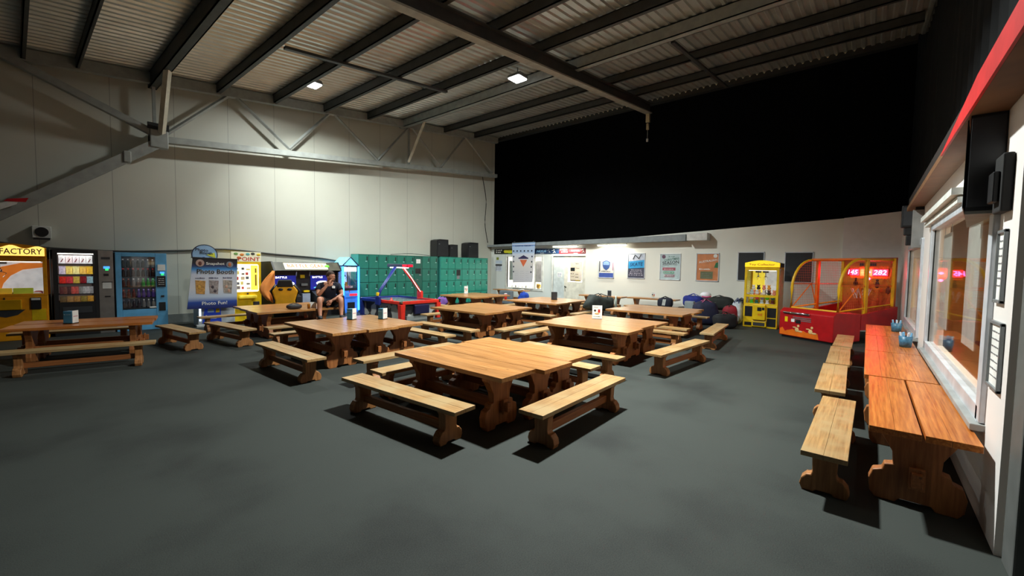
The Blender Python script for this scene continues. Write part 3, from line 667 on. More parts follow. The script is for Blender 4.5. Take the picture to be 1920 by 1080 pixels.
B(.80, .99, -.006, 0, .38, .6).build('yellow_panel', m_yel, c1); B(.02, .2, -.02, 0, .62, .8).build('side_control', m_dark, c1, bevel=.006)
# --- packets and toys in a claw machine
def heap(parent_loc, rz, W, D, z, kinds, n, seed, where, word):
    rnd = random.Random(seed); c, s = math.cos(R(rz)), math.sin(R(rz)); protos = {}
    pitch = .125; nc = max(1, int((W-.17)/pitch)); nr = max(1, int((D-.14)/pitch)); step = .142 if kinds[0][2] == 'toy' else .072
    for i in range(n):
        col, nm, shape = kinds[i % len(kinds)]
        q = i % (nc*nr); x = .085+(W-.17)*(q % nc+.5)/nc+rnd.uniform(-.004, .004); y = .075+(min(D-.14, nr*pitch))*(q//nc+.5)/nr; lay = step*(i//(nc*nr))
        loc = (parent_loc[0]+c*x-s*y, parent_loc[1]+s*x+c*y, z+lay)
        if nm not in protos:
            b = MB()
            if shape == 'toy': b.ell((0, 0, .045), (.05, .045, .045)); b.ell((0, -.02, .10), (.035, .035, .033)); b.ell((-.028, -.02, .13), .013, 8, 6); b.ell((.028, -.02, .13), .013, 8, 6)
            else: b.ell((0, 0, .035), (.062, .03, .035), 12, 8, .6)
            o = b.build('plush_toy' if shape == 'toy' else 'sweet_packet', mat(nm, col, .6, emit=.12), None, loc, (0, 0, R(rz)+rnd.uniform(-.12, .12)), smooth=True)
            w2 = nm.split('_')[0]
            tag(o, ('small %s plush toy %s' if shape == 'toy' else 'small %s sweet packet %s') % (w2, where), 'toy' if shape == 'toy' else 'packet', word); protos[nm] = o
        else:
            o = protos[nm].copy(); COL.objects.link(o); o.location = loc; o.rotation_euler = (0, 0, R(rz)+rnd.uniform(-.12, .12))
HP = [((236, 232, 230), 'white_p', 'p'), ((214, 90, 110), 'pink_p', 'p'), ((190, 30, 40), 'red_p', 'p'), ((70, 50, 70), 'dark_p', 'p'), ((232, 206, 190), 'cream_p', 'p')]
heap((-.57, 12.6), -5, 1.02, .8, .863, HP, 30, 3, 'heaped inside the chocolate claw machine', 'sweets in the far left claw machine')
for k in range(2):
    o = B(-.13, .13, -.04, .04, 0, .11).build('yellow_carton', mat('carton_%d' % k, ((236, 196, 60), (176, 190, 60))[k], .5, emit=.2), None, (-.14+k*.27, 12.66-.025*k, .905), (0, 0, R(-5)), bevel=.01)
    tag(o, ('yellow carton lying against the glass of the chocolate claw machine', 'lime carton right of the yellow one in the chocolate claw machine')[k], 'carton')

# --- snack vending machine
vm = thing('vending_machine', 'black and silver snack vending machine with lit shelves of packets', 'vending machine', (.53, 12.62, 0), 0)
W, D, H = .9, .85, 1.79
b = MB().box(0, .07, 0, D, 0, H).box(.60, .66, 0, D, 0, H).box(.07, .6, 0, D, 1.73, H).box(.07, .6, 0, D, 0, .70).box(.07, .6, .5, D, .7, 1.73); b.build('cabinet', m_black, vm, bevel=.004)
B(.66, W, -.005, D, 0, H).build('control_panel', m_silver, vm, bevel=.006)
B(.075, .595, .48, .495, .71, 1.72).build('back_light', mat('vend_back', (110, 96, 90), .5, emit=.25), vm)
B(.075, .595, .02, .05, 1.695, 1.715).build('light_strip', m_lit, vm)
B(.07, .6, .0, .006, .7, 1.73).build('glass_front', m_glass, vm)
SH = [1.50, 1.28, 1.09, .87, .70]
for z in SH: B(.075, .595, .02, .42, z-.016, z).build('shelf', m_dark, vm)
B(.12, .55, -.006, 0, .47, .60).build('delivery_flap', m_dark, vm, bevel=.006); B(.72, .86, -.012, -.006, .97, 1.1).build('notice', m_paper, vm)
B(.74, .84, -.012, -.006, 1.40, 1.45).build('display_blue', mat('lcd_blue', (70, 150, 230), .4, emit=1.5), vm); B(.77, .82, -.012, -.006, 1.36, 1.40).build('display_green', mat('lcd_green', (50, 230, 110), .4, emit=1.6), vm)
B(.71, .85, -.012, -.006, 1.60, 1.65).build('coin_slot', m_dark, vm); B(.74, .82, -.014, -.006, 1.24, 1.29).build('keypad', m_black, vm); B(.71, .88, -.014, -.006, 1.10, 1.115).build('slot', m_black, vm); B(.75, .84, -.014, -.006, .78, .81).build('coin_return', m_black, vm)
def packet(mt, loc, w=.085, h=.13, d=.05, nm='snack_packet'):
    b = MB(); n = 5
    for i in range(n+1):
        z = h*i/n; t = math.sin(PI*min(max(i/n, .04), .96))**.6*d/2+.003; ww = w/2*(1-.06*math.sin(PI*i/n))
        b.v += [(-ww, 0, z), (0, -t, z), (ww, 0, z), (0, t, z)]
    for i in range(n):
        for k in range(4): b.f.append((4*i+k, 4*i+(k+1) % 4, 4*i+4+(k+1) % 4, 4*i+4+k))
    b.f.append((3, 2, 1, 0)); b.f.append((4*n, 4*n+1, 4*n+2, 4*n+3))
    return b.build(nm, mt, None, loc, smooth=True)
SNK = [[('white and red', (238, 226, 226)), ('white and pink', (240, 214, 214)), ('white and black', (226, 216, 220)), ('white', (240, 230, 228)), ('white', (236, 236, 232))],
 [('lilac', (200, 186, 206)), ('yellow', (240, 206, 110)), ('cream', (244, 224, 150)), ('golden', (240, 190, 90)), ('golden', (238, 184, 60))],
 [('bright red', (214, 50, 40)), ('red and pink', (206, 60, 70)), ('yellow', (214, 184, 80)), ('dark red', (140, 30, 40)), ('pale blue', (160, 196, 206))],
 [('brown', (110, 60, 60)), ('brown', (130, 80, 70)), ('brown', (90, 60, 60)), ('salmon', (220, 100, 90)), ('salmon', (206, 100, 90)), ('grey', (150, 150, 146)), ('white', (190, 190, 188)), ('white', (200, 196, 196)), ('grey', (170, 170, 170))],
 [('brown', (110, 90, 60)), ('tan', (170, 130, 80)), ('tan', (176, 130, 70)), ('olive', (150, 130, 60)), ('orange', (220, 160, 60))]]
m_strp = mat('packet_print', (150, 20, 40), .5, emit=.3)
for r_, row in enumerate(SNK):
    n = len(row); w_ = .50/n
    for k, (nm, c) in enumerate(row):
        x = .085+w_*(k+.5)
        o = packet(mat('pk_%d_%d' % (r_, k), c, .45, emit=(.8, .65, .4, .25, .25)[r_], noise=.3, scale=28), (.53+x, 12.68, SH[r_]+.002), w_*.98, (.17, .165, .14, .15, .12)[r_], .06)  # packets glow per shelf, standing in for the cabinet's strip light
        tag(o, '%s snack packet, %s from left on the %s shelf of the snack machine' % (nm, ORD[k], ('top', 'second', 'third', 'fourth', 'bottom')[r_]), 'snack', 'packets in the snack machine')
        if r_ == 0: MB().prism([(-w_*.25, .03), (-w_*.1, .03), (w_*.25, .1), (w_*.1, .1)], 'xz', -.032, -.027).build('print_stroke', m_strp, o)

# --- blue drinks machine
vb = thing('vending_machine', 'light blue drinks vending machine with rows of bottles', 'vending machine', (1.46, 12.62, 0), 0)
m_vb = mat('vend_blue', (96, 168, 214), .4); W = .89; H = 1.76
MB().box(0, .10, 0, D, 0, H).box(.68, W, 0, D, 0, H).box(.1, .68, 0, D, 1.67, H).box(.1, .68, 0, D, 0, .48).box(.1, .68, .55, D, .48, 1.67).build('cabinet', m_vb, vb, bevel=.006)
B(-.012, 0, .02, D, 0, H-.01).build('dark_side', m_black, vb)
B(.102, .678, .53, .545, .49, 1.66).build('back_light', mat('vend_back_dim', (120, 130, 140), .5, emit=.06), vb)
B(.1, .68, 0, .006, .48, 1.67).build('glass_front', m_glass, vb)
SB = [1.43, 1.22, .99, .745, .515]
for z in SB: B(.102, .678, .02, .45, z-.014, z).build('shelf', m_dark, vb)
B(.72, .86, -.01, 0, 1.36, 1.5).build('notice', m_paper, vb); B(.70, .86, -.012, -.0, .98, 1.23).build('price_panel', m_black, vb)
B(.76, .84, -.014, -.01, 1.29, 1.33).build('display_blue', MATS['lcd_blue'], vb); B(.78, .83, -.014, -.01, 1.25, 1.29).build('display_green', MATS['lcd_green'], vb)
B(.77, .83, -.01, 0, .74, .78).build('coin_slot', m_black, vb); B(.73, .85, -.01, 0, .42, .62).build('delivery_flap', m_black, vb, bevel=.005); B(.56, .68, -.008, -.001, .5, .53).build('price_tag', m_paper, vb)
for r_ in range(4): squiggle('price_text', m_paper, vb, .73, .84, 1.03+r_*.045, 1.045+r_*.045, -.013, 4, r_)
def bottle_mesh(col, cap, nm):
    b = MB().lathe([(.028, 0), (.032, .01), (.032, .10), (.026, .125), (.012, .15), (.012, .17)], seg=10)
    o = b.build('drink_bottle', mat(nm, col, .25, emit=.05), smooth=True); MB().lathe([(.014, .162), (.014, .185)], seg=8).build('cap', mat(nm+'_cap', cap, .4, emit=.25), o); return o
rows = [[('clear', (70, 78, 82), (190, 190, 190))]*5+[('white-topped', (150, 160, 165), (230, 230, 230))]*2,
 [('dark cola', (50, 30, 30), (210, 60, 60))]*7,
 [('brown', (90, 40, 34), (180, 120, 110))]*2+[('pale', (120, 110, 110), (220, 216, 214))]*2+[('green', (40, 170, 80), (120, 230, 150))]*3,
 [('red-brown', (110, 50, 46), (150, 60, 60))]*3+[('purple', (90, 70, 150), (170, 150, 230))]*4,
 [('dark', (60, 50, 60), (110, 100, 110))]*4+[('grey', (130, 130, 130), (190, 190, 190))]*3]
pro = {}
for r_, row in enumerate(rows):
    for k, (nm, c, cp) in enumerate(row):
        key = nm+str(c[0]); x = 1.46+.135+.085*k; lb = '%s drink bottle, %s from left on the %s shelf of the blue machine' % (nm, ORD[k], ('top', 'second', 'third', 'fourth', 'bottom')[r_])
        if key not in pro:
            o = bottle_mesh(c, cp, 'bt_'+key); pro[key] = o; o.location = (x, 12.70, SB[r_]+.001); tag(o, lb, 'bottle', 'bottles in the blue machine')
        else: o = copy_of(pro[key], (x, 12.70, SB[r_]+.001), 0, lb)

# --- photo booth with banner and round sign
pb = thing('photo_booth', 'pale photo booth with a blue lower panel behind the photo banner', 'photo booth', (2.86, 12.3, 0), 0)
B(0, .78, 0, .42, 0.0, 1.5).build('body', mat('booth_white', (186, 192, 198), .45), pb, bevel=.02)
B(-.06, .5, -.12, 0, 0, .06).build('step', mat('booth_step', (176, 180, 180), .5), pb, bevel=.01)
bp_ = MB().prism([(.08, .08), (.48, .06), (.46, .47), (.14, .47)], 'xz', -.012, 0).build('blue_panel', mat('booth_blue', (34, 64, 178), .4, emit=.15), pb)
B(.19, .32, -.018, -.012, .34, .43).build('picture', mat('booth_pic', (160, 190, 230), .5), bp_); B(.36, .44, -.018, -.012, .33, .43).build('yellow_label', m_yel, bp_)
MB().tube([(.15, -.015, .27), (.25, -.015, .2), (.35, -.015, .19), (.48, -.015, .25)], .014, 6).build('white_chain', m_paper, bp_)
B(.02, .06, -.008, 0, .14, .45).build('lit_edge', mat('booth_lit', (210, 225, 255), .5, emit=1.6), pb)
bn = thing('photo_banner', 'blue and white Photo Booth banner hanging before the booth', 'banner', (2.62, 12.16, 0), 0)
g = ramp_mat('banner_gradient', [(0, (20, 20, 84)), (.14, (28, 70, 160)), (.24, (190, 205, 226)), (.42, (214, 214, 222)), (.68, (200, 208, 226)), (.78, (60, 140, 206)), (.84, (40, 60, 110)), (.9, (34, 30, 40)), (1, (20, 18, 24))], 2, .44, 1.67)
MB().prism([(0, .46), (1.02, .44), (1.05, 1.64), (.13, 1.67)], 'xz', 0, .012).build('cloth', g, bn)
MB().tube([(.1, .006, 1.68), (1.06, .006, 1.65)], .012, 8).build('rod', m_black, bn)
MB().tube([(.15, .01, 1.67), (.2, .2, 1.52)], .006, 6).build('tie', m_rubber, bn); MB().tube([(1.0, .01, 1.65), (.95, .2, 1.52)], .006, 6).build('tie', m_rubber, bn)
for x, c, c2 in ((.27, (190, 160, 150), (110, 60, 50)), (.88, (120, 130, 140), (190, 110, 70))):
    k_ = MB().lathe([(.085 if x < .5 else .075, 0), (.085 if x < .5 else .075, -.006)], (x, 0, 1.55 if x < .5 else 1.52), 20, 'y').build('round_picture', mat('rp%d' % c[0], c, .5), bn)
    MB().ell((x, -.007, 1.54 if x < .5 else 1.52), (.035, .004, .05)).build('figure', mat('rf%d' % c2[0], c2, .5), k_, smooth=True)
txt('Snapshot', m_paper, bn, .58, 1.53, .38, .085, -.002)
for dx, dz, mt in ((.006, -.006, m_paper), (0, 0, m_black)): txt('Photo Booth', mt, bn, .585+dx, 1.345+dz, .76, .11, -.001-(.003 if mt is m_black else 0), tilt=-1)
txt('Photo Fun!', m_paper, bn, .55, .58, .52, .085, -.002)
for k, (x, c) in enumerate(((.27, (190, 140, 70)), (.54, (150, 140, 140)), (.83, (160, 150, 140)))):
    squiggle('caption', mat('cap_grey', (90, 92, 120), .6), bn, x-.1, x+.1, 1.17, 1.21, -.002, 7, k+4)
    MB().prism([(x-.09, .82), (x+.08, .8), (x+.1, 1.12), (x-.1, 1.14)], 'xz', -.004, 0).build('photo_strip', mat('ps%d' % k, c, .5, noise=.5, scale=22), bn)
    for q in range(2 if k else 1): MB().ell((x-.03+.05*q, -.004, .97-.1*q), (.03, .004, .04)).build('photo_face', mat('pf%d' % k, ((200, 150, 60), (70, 60, 70), (190, 150, 130))[k], .5), bn, smooth=True)
rs = thing('round_sign', 'round Photo Booth sign standing on top of the booth', 'sign', (3.06, 12.45, 1.748), 0)
MB().prism([(.27*math.cos(2*PI*i/28), .255*math.sin(2*PI*i/28)) for i in range(28)], 'xz', 0, .02).build('rim', m_navy, rs)
MB().prism([(.25*math.cos(2*PI*i/28), .235*math.sin(2*PI*i/28)) for i in range(28)], 'xz', -.004, 0).build('face', mat('sign_sky', (150, 186, 222), .4), rs)
MB().prism([(-.22, -.08), (.2, -.08), (.14, -.18), (-.14, -.18)], 'xz', -.007, -.004).build('pale_band', m_paper, rs)
MB().prism([(.03, 0), (.2, .06), (.22, -.07)], 'xz', -.009, -.004).build('yellow_patch', mat('sign_yel', (226, 226, 70), .5), rs)
txt('Photo', m_navy, rs, -.06, .12, .26, .07, -.005, tilt=-4); txt('Booth', m_black, rs, .03, .05, .26, .06, -.0105, tilt=-6)
B(-.05, .0, -.011, -.007, -.15, -.05).build('blue_figure', m_blue, rs); B(.08, .15, -.011, -.007, -.13, -.06).build('film_patch', m_black, rs)
MB().box(-.03, .03, .0, .03, -.245, -.2).build('foot', m_dark, rs)

# --- POINT prize machine
pm = thing('prize_machine', 'yellow prize machine with red POINT topper and lit board', 'prize machine', (3.74, 12.7, 0), 0)
W = .66; B(0, W, 0, .8, 0, 1.6).build('cabinet', m_yel, pm, bevel=.015)
nb = 18; bd = []
for sx, sz in ((1, 1), (-1, 1), (-1, -1), (1, -1)):
    for i in range(4):
        a = {(1, 1): 0, (-1, 1): PI/2, (-1, -1): PI, (1, -1): 1.5*PI}[(sx, sz)]+PI/2*i/3
        bd.append((.30+sx*.25+.04*math.cos(a), 1.16+sz*.33+.04*math.sin(a)))
wd_ = MB().prism(bd, 'xz', -.012, 0).build('lit_board', mat('board_lit', (255, 248, 205), .4, emit=1.4, noise=.06, scale=12), pm)
B(.40, .57, -.016, -.012, .84, 1.5).build('yellow_column', mat('board_yel', (255, 226, 80), .4, emit=1.0), wd_)
rnd = random.Random(5)
for i in range(5):
    for k in range(3):
        x = .05+k*.115+rnd.uniform(-.01, .02); z = .86+i*.13+rnd.uniform(-.01, .01)
        B(x, x+rnd.uniform(.05, .09), -.017, -.012, z, z+rnd.uniform(.04, .09)).build('prize_picture', mat('pz%d' % ((i*3+k) % 5), ((120, 110, 110), (190, 60, 60), (200, 180, 150), (90, 90, 100), (220, 200, 120))[(i*3+k) % 5], .5, emit=.35), wd_)
for z0_, z1_ in ((1.3, 1.42), (.95, 1.25)): B(.5, .535, -.02, -.016, z0_, z1_).build('text_column', mat('board_text', (150, 110, 30), .5), wd_)
B(.10, .52, -.10, 0, .62, .70).build('tray', mat('tray_yel', (250, 220, 70), .4, emit=.3), pm, bevel=.02); B(.45, .6, -.02, 0, .40, .52).build('coin_box', m_dark, pm, bevel=.006); B(.3, .34, -.012, -.0, .72, .76).build('button', m_dark, pm)
tp_ = B(-.05, .66, .0, .03, 1.6, 1.86).build('topper', mat('topper_white', (236, 232, 200), .5, emit=.15, noise=.1, scale=9), pm)
txt('POINT', m_redtxt, tp_, .37, 1.67, .52, .10, -.001)
for k, (x, z, c) in enumerate(((.06, 1.8, (120, 170, 90)), (.2, 1.78, (230, 140, 60)), (.34, 1.8, (110, 190, 190)), (.46, 1.81, (70, 70, 60)), (.6, 1.79, (240, 210, 60)), (.13, 1.7, (220, 110, 60)))):
    MB().ell((x, -.002, z), (.05, .006, .035)).build('fruit_print', mat('fp%d' % k, c, .5), tp_, smooth=True)

# --- twin racing cabinet
bgm = thing('racing_cabinet', 'black twin-screen driving arcade cabinet with lit BATTLE GEAR marquee', 'arcade machine', (4.58, 12.45, 0), 0)
W = 1.95
MB().prism([(0, 0), (1.05, 0), (1.05, 1.6), (.1, 1.62), (-.12, 1.36), (.1, 1.3), (.12, .78), (-.25, .6), (-.3, 0)], 'yz', 0, .05).build('side_panel', m_black, bgm, bevel=.004)
MB().prism([(0, 0), (1.05, 0), (1.05, 1.6), (.1, 1.62), (-.12, 1.36), (.1, 1.3), (.12, .78), (-.25, .6), (-.3, 0)], 'yz', W-.05, W).build('side_panel', m_black, bgm, bevel=.004)
B(.05, W-.05, .14, 1.0, 0, 1.55).build('body', mat('cab_dark', (30, 30, 36), .4), bgm)
MB().prism([(.10, 1.6), (.15, 1.6), (-.07, 1.37), (-.11, 1.37)], 'yz', .05, W-.05).build('marquee', mat('marquee_dark', (80, 78, 66), .4, emit=.15, noise=.4, scale=3), bgm)
MB().prism([(.078, 1.572), (.069, 1.579), (-.086, 1.411), (-.077, 1.4045)], 'yz', .32, W-.42).build('marquee_light', mat('marquee_lit', (250, 240, 200), .4, emit=2.2), bgm)
bt = txt('BATTLE GEAR', mat('lettering_orange', (206, 84, 20), .4), bgm, 0, 0, 1.05, .13, -.001); bt.rotation_euler = (R(-42.4), 0, 0); bt.location = (.92, -.014, 1.499)
MB().ell((1.52, -.02, 1.49), (.08, .03, .05)).build('green_flash', mat('green_flash', (110, 200, 70), .4, emit=.8), bgm, smooth=True)
m_scr = mat('screen_navy', (30, 40, 150), .3, emit=.6, noise=.25, scale=4)
for k, (x0, x1) in enumerate(((.08, .68), (1.10, 1.75))):
    s = B(x0, x1, .115, .14, .80, 1.22).build('screen', m_scr, bgm)
    txt('BATTLE', m_lit, s, x0+.2, 1.17, .3, .05, .113)
    MB().ell((x0+.36, .113, .99), (.2, .006, .07)).build('car_image', mat('scr_white', (235, 240, 255), .4, emit=2.2), s, smooth=True)
    MB().ell((x0+.3, .112, .86), (.22, .005, .03)).build('road_image', mat('scr_cyan', (90, 190, 220), .4, emit=1.2), s, smooth=True)
    d_ = MB().prism([(-.22, .64), (.13, .78), (.13, .5), (-.22, .4)], 'yz', x0, x1).build('dashboard', m_black, bgm, bevel=.01)
    xc = (x0+x1)/2-.05; ww = MB(); ww.tube([(xc+.15*math.cos(2*PI*i/20), -.27, .66+.15*math.sin(2*PI*i/20)) for i in range(21)], .018, 6, caps=False); ww.tube([(xc-.14, -.265, .66), (xc+.14, -.265, .66)], .014, 6); ww.tube([(xc, -.27, .66), (xc, -.2, .6)], .025, 8)
    ww.build('steering_wheel', m_dark, d_, smooth=True)
    MB().lathe([(.09, -.24), (.1, -.23), (.1, -.2)], (xc, 0, .50), 16, 'y').build('speaker_ring', m_chrome, d_)
B(.80, .92, .10, .14, 1.15, 1.24).build('yellow_label', m_yel, bgm); B(.82, 1.0, .09, .14, .92, .99).build('card_reader', m_grey, bgm); B(.86, 1.02, .02, .14, .74, .79).build('coin_door', m_yel, bgm); B(.8, 1.02, -.03, .14, .35, .70).build('coin_panel', mat('coin_panel', (150, 160, 180), .4), bgm)
for x in (.68, 1.06): MB().tube([(x, .1, 1.2), (x, .06, 1.33)], .014, 6).build('grab_handle', m_chrome, bgm)
# yellow bucket seat
st = thing('bucket_chair', 'yellow and black bucket seat in front of the driving cabinet', 'seat', (4.52, 11.45, 0), -20)
MB().prism([(-.25, .30), (.25, .30), (.23, .62), (.30, .86), (.2, 1.0), (-.2, 1.0), (-.30, .86), (-.23, .62)], 'xz', -.05, .04).build('backrest', mat('seat_yellow', (222, 160, 20), .45), st, bevel=.03)
MB().prism([(-.2, .95), (.2, .95), (.15, 1.15), (-.15, 1.15)], 'xz', -.06, .05).build('headrest', m_black, st, bevel=.03)
for s in (-1, 1): MB().tube([(s*.25, 0, .3), (s*.24, 0, .62), (s*.32, 0, .86), (s*.2, 0, 1.02)], .035, 8).build('side_bolster', m_black, st, smooth=True); MB().ell((s*.1, -.055, .9), (.055, .012, .035)).build('harness_slot', m_black, st, smooth=True)
B(-.27, .27, 0, .5, .18, .32).build('cushion', m_black, st, bevel=.03); B(-.22, .22, .0, .5, 0, .18).build('base', m_dark, st, bevel=.01)
# orange jacket hung at the cabinet corner
jk = MB(); n = 9; mrows = 8
for j in range(mrows+1):
    t = j/mrows; z = 1.36-.78*t; w0 = .06+.30*math.sin(min(t*1.5, 1)*PI/2)-(.2*max(0, t-.7)/.3)
    for i in range(n+1):
        s = i/n; jk.v.append((-.02-w0*(1-s)-.02*t+(.22*max(0, t-.7)/.3)*(0 if s < .5 else -.0), .03*math.sin(s*9+t*3), z-.10*t*(s)))
for j in range(mrows):
    for i in range(n): a = j*(n+1)+i; jk.f.append((a, a+1, a+n+2, a+n+1))
jo = jk.build('hung_jacket', mat('jacket_orange', (236, 146, 70), .7), None, (4.585, 12.22, 0), smooth=True); so = jo.modifiers.new('s', 'SOLIDIFY'); so.thickness = .02
tag(jo, 'orange jacket hanging from the left corner of the driving cabinet', 'jacket')

# --- blue LED tower claw
lt = thing('claw_machine', 'blue-lit tower claw machine with a pointed roof beside the lockers', 'claw machine', (6.75, 12.7, 0), 0)
W, D = .53, .72; m_led2 = mat('led_blue', (40, 130, 255), .4, emit=9, noise=.02); m_pb = mat('tower_blue', (60, 120, 210), .4, emit=.4)
B(0, W, 0, D, 0, .72).build('cabinet', m_pb, lt, bevel=.01)
MB().box(0, .04, 0, .04, .72, 1.5).box(W-.04, W, 0, .04, .72, 1.5).box(0, .04, D-.04, D, .72, 1.5).box(W-.04, W, D-.04, D, .72, 1.5).box(0, W, 0, .04, .72, .8).build('window_frame', m_black, lt)
B(.04, W-.04, .01, .016, .8, 1.48).build('front_glass', m_glass, lt); B(.01, .016, .04, D-.04, .74, 1.48).build('side_glass', m_glass, lt)
B(.04, W-.04, D-.05, D-.03, .74, 1.48).build('back_panel', mat('tower_back', (130, 160, 240), .4, emit=1.7), lt)
B(.0, W, -.01, D, 1.49, 1.53).build('roof_edge', m_navy, lt)
MB().prism([(0, 1.53), (W, 1.53), (W/2, 1.79)], 'xz', 0, D).build('roof', mat('tower_roof', (120, 210, 240), .4, emit=1.0, noise=.2, scale=5), lt)
MB().tube([(0, -.01, 1.53), (W/2, -.01, 1.79), (W, -.01, 1.53)], .018, 6).build('roof_trim', m_navy, lt)
B(.05, W-.05, .02, .03, 1.33, 1.47).build('title_panel', mat('title_lit', (235, 240, 255), .4, emit=1.6), lt)
for x in (-.012, W-.02): B(x-.008, x+.04, -.035, -.012, .08, 1.49).build('led_strip', m_led2, lt)
B(-.022, 0, .0, .03, .4, 1.49).build('led_strip', m_led2, lt)
claw_head(lt, W/2, .35, 1.08, 1.44, .8)
B(.06, W-.06, -.05, 0, .5, .66).build('control_panel', m_pb, lt, bevel=.015); B(.2, W-.07, -.06, -.05, .55, .62).build('red_display', mat('disp_red', (230, 40, 60), .4, emit=1.3), lt); MB().tube([(.2, -.04, .66), (.2, -.04, .72)], .012, 8).build('joystick', m_red, lt)
B(.15, .4, -.008, 0, .12, .34).build('prize_door', m_black, lt)
heap((6.75, 12.7), 0, W, D, .725, [((226, 150, 170), 'rose_t', 'toy'), ((236, 220, 214), 'ivory_t', 'toy'), ((226, 160, 60), 'amber_t', 'toy')], 9, 5, 'inside the blue-lit tower claw', 'toys in the blue tower claw')

# --- lockers
m_lk1 = mat('locker_green', (30, 112, 96), .42, noise=.08); m_lk2 = mat('locker_green_bright', (32, 146, 126), .42, noise=.08); m_lkd = mat('locker_frame', (14, 66, 58), .5)
def lockers(label, x0, x1, n, mt, special):
    t = thing('locker_bank', label, 'lockers', (x0, 13.1, 0), 0); W = x1-x0; cw = W/n; H = 1.9; rh = H/4.0
    B(0, W, .012, .48, 0, H).build('carcass', m_lkd, t); B(0, W, -.01, .48, H, H+.015).build('top_sheet', mt, t); B(-.012, 0, 0, .48, 0, H).build('side_sheet', mat('locker_side', (60, 150, 140), .45), t)
    door = None
    for r_ in range(4):
        for k in range(n):
            z0 = H-rh*(r_+1); loc = (cw*k, 0, z0); sp_ = special.get((r_, k))
            if sp_ == 'column': continue
            if door is None:
                door = MB().box(.008, cw-.008, -.008, .012, .008, rh-.008).build('door', mt, t, loc, bevel=.003)
                MB().box(cw-.085, cw-.05, -.016, -.0085, rh-.20, rh-.06).build('lock', m_black, door); MB().box(cw-.13, cw-.07, -.014, -.0085, rh-.24, rh-.21).build('number_tag', mat('tag_pale', (150, 200, 190), .5), door)
                d = door
            else:
                d = copy_tree(door, t); d.location = loc
    return t, cw, rh
special = {(r_, 6): 'column' for r_ in range(4)}
lk, cw, rh = lockers('long bank of dark green lockers behind the air hockey table', 7.52, 10.93, 9, m_lk1, special)
pc = B(cw*6+.006, cw*7-.006, -.012, .012, .01, 1.89).build('pay_column', mat('pay_green', (28, 92, 80), .4), lk, bevel=.004)
B(cw*6+.09, cw*7-.1, -.018, -.012, 1.63, 1.79).build('white_card', m_paper, pc); B(cw*6+.05, cw*7-.08, -.016, -.012, 1.24, 1.44).build('card_window', m_black, pc)
B(cw*6+.22, cw*7-.06, -.02, -.012, 1.17, 1.22).build('coin_plate', m_grey, pc); B(cw*6+.1, cw*7-.2, -.02, -.012, 1.0, 1.03).build('slot', m_grey, pc); B(cw*6+.24, cw*7-.08, -.022, -.012, .42, .55).build('white_tag', m_paper, pc)
lk2, cw2, rh2 = lockers('short bank of brighter green lockers at the corner, right of the gap', 11.08, 13.83, 7, m_lk2, {(1, 2): 'column'})
ob = MB().box(cw2*2+.01, cw2*3-.01, -.008, .011, 1.9-2*rh+.008, 1.9-rh-.008).build('open_door', m_lk2, lk2); MB().box(cw2*2+.07, cw2*3-.1, -.014, -.008, 1.9-2*rh+.2, 1.9-rh-.03).build('dark_opening', m_black, ob); MB().box(cw2*2+.09, cw2*3-.15, -.018, -.008, 1.9-2*rh+.06, 1.9-2*rh+.2).build('torn_label', m_grey, ob)
# --- speakers on the lockers
for k, (x0, x1, h, y0, lb) in enumerate(((10.92, 11.55, .70, 13.12, 'tallest black loudspeaker on top of the lockers, left of the pair'), (11.6, 12.08, .52, 13.14, 'lower black loudspeaker on the lockers, right of the pair'), (12.62, 13.28, .66, 13.12, 'single black loudspeaker on the lockers nearest the room corner'))):
    s = thing('loudspeaker', lb, 'speaker', (x0, y0, 1.918), 0, 'loudspeakers on the lockers'); w_ = x1-x0
    MB().prism([(0, 0), (w_, 0), (w_*.97, h), (w_*.28, h), (.0, h*.93)], 'xz', .02, .42).build('cabinet', m_black, s, bevel=.012)
    MB().prism([(.03, .03), (w_-.04, .03), (w_*.95-.02, h-.05), (.05, h*.9-.02)], 'xz', 0, .02).build('grille', mat('speaker_grille', (30, 32, 34), .8), s); B(.08, .14, -.006, 0, h*.7, h*.73).build('badge', m_grey, s)
# ================================================================== AIR HOCKEY
ah = thing('air_hockey_table', 'red and blue air hockey table with overhead scoreboard in front of the lockers', 'air hockey table', (6.92, 9.85, 0), 0)
W, D = 1.42, 2.15; m_ab = mat('hockey_blue', (30, 44, 120), .35); m_ar = mat('hockey_red', (214, 46, 34), .35)
camo_m = bpy.data.materials.new('hockey_print'); camo_m.use_nodes = True; N = camo_m.node_tree.nodes; L = camo_m.node_tree.links; b = N['Principled BSDF']; b.inputs['Roughness'].default_value = .4
tc = N.new('ShaderNodeTexCoord'); vz = N.new('ShaderNodeTexNoise'); vz.inputs['Scale'].default_value = 3.2; vz.inputs['Detail'].default_value = 1; L.new(tc.outputs['Object'], vz.inputs['Vector'])
rp = N.new('ShaderNodeValToRGB'); rp.color_ramp.interpolation = 'CONSTANT'; e = rp.color_ramp.elements
e[0].color = lin((44, 44, 46))+(1,); e[1].position = .47; e[1].color = lin((90, 84, 62))+(1,); k = e.new(.5); k.color = lin((170, 172, 168))+(1,)
L.new(vz.outputs['Fac'], rp.inputs['Fac']); L.new(rp.outputs['Color'], b.inputs['Base Color'])
B(.08, W-.08, .08, D-.08, .03, .44).build('cabinet', camo_m, ah)
B(.04, W-.04, .04, D-.04, .44, .50).build('playfield', mat('playfield_grey', (120, 128, 126), .12, noise=.25, scale=20), ah)
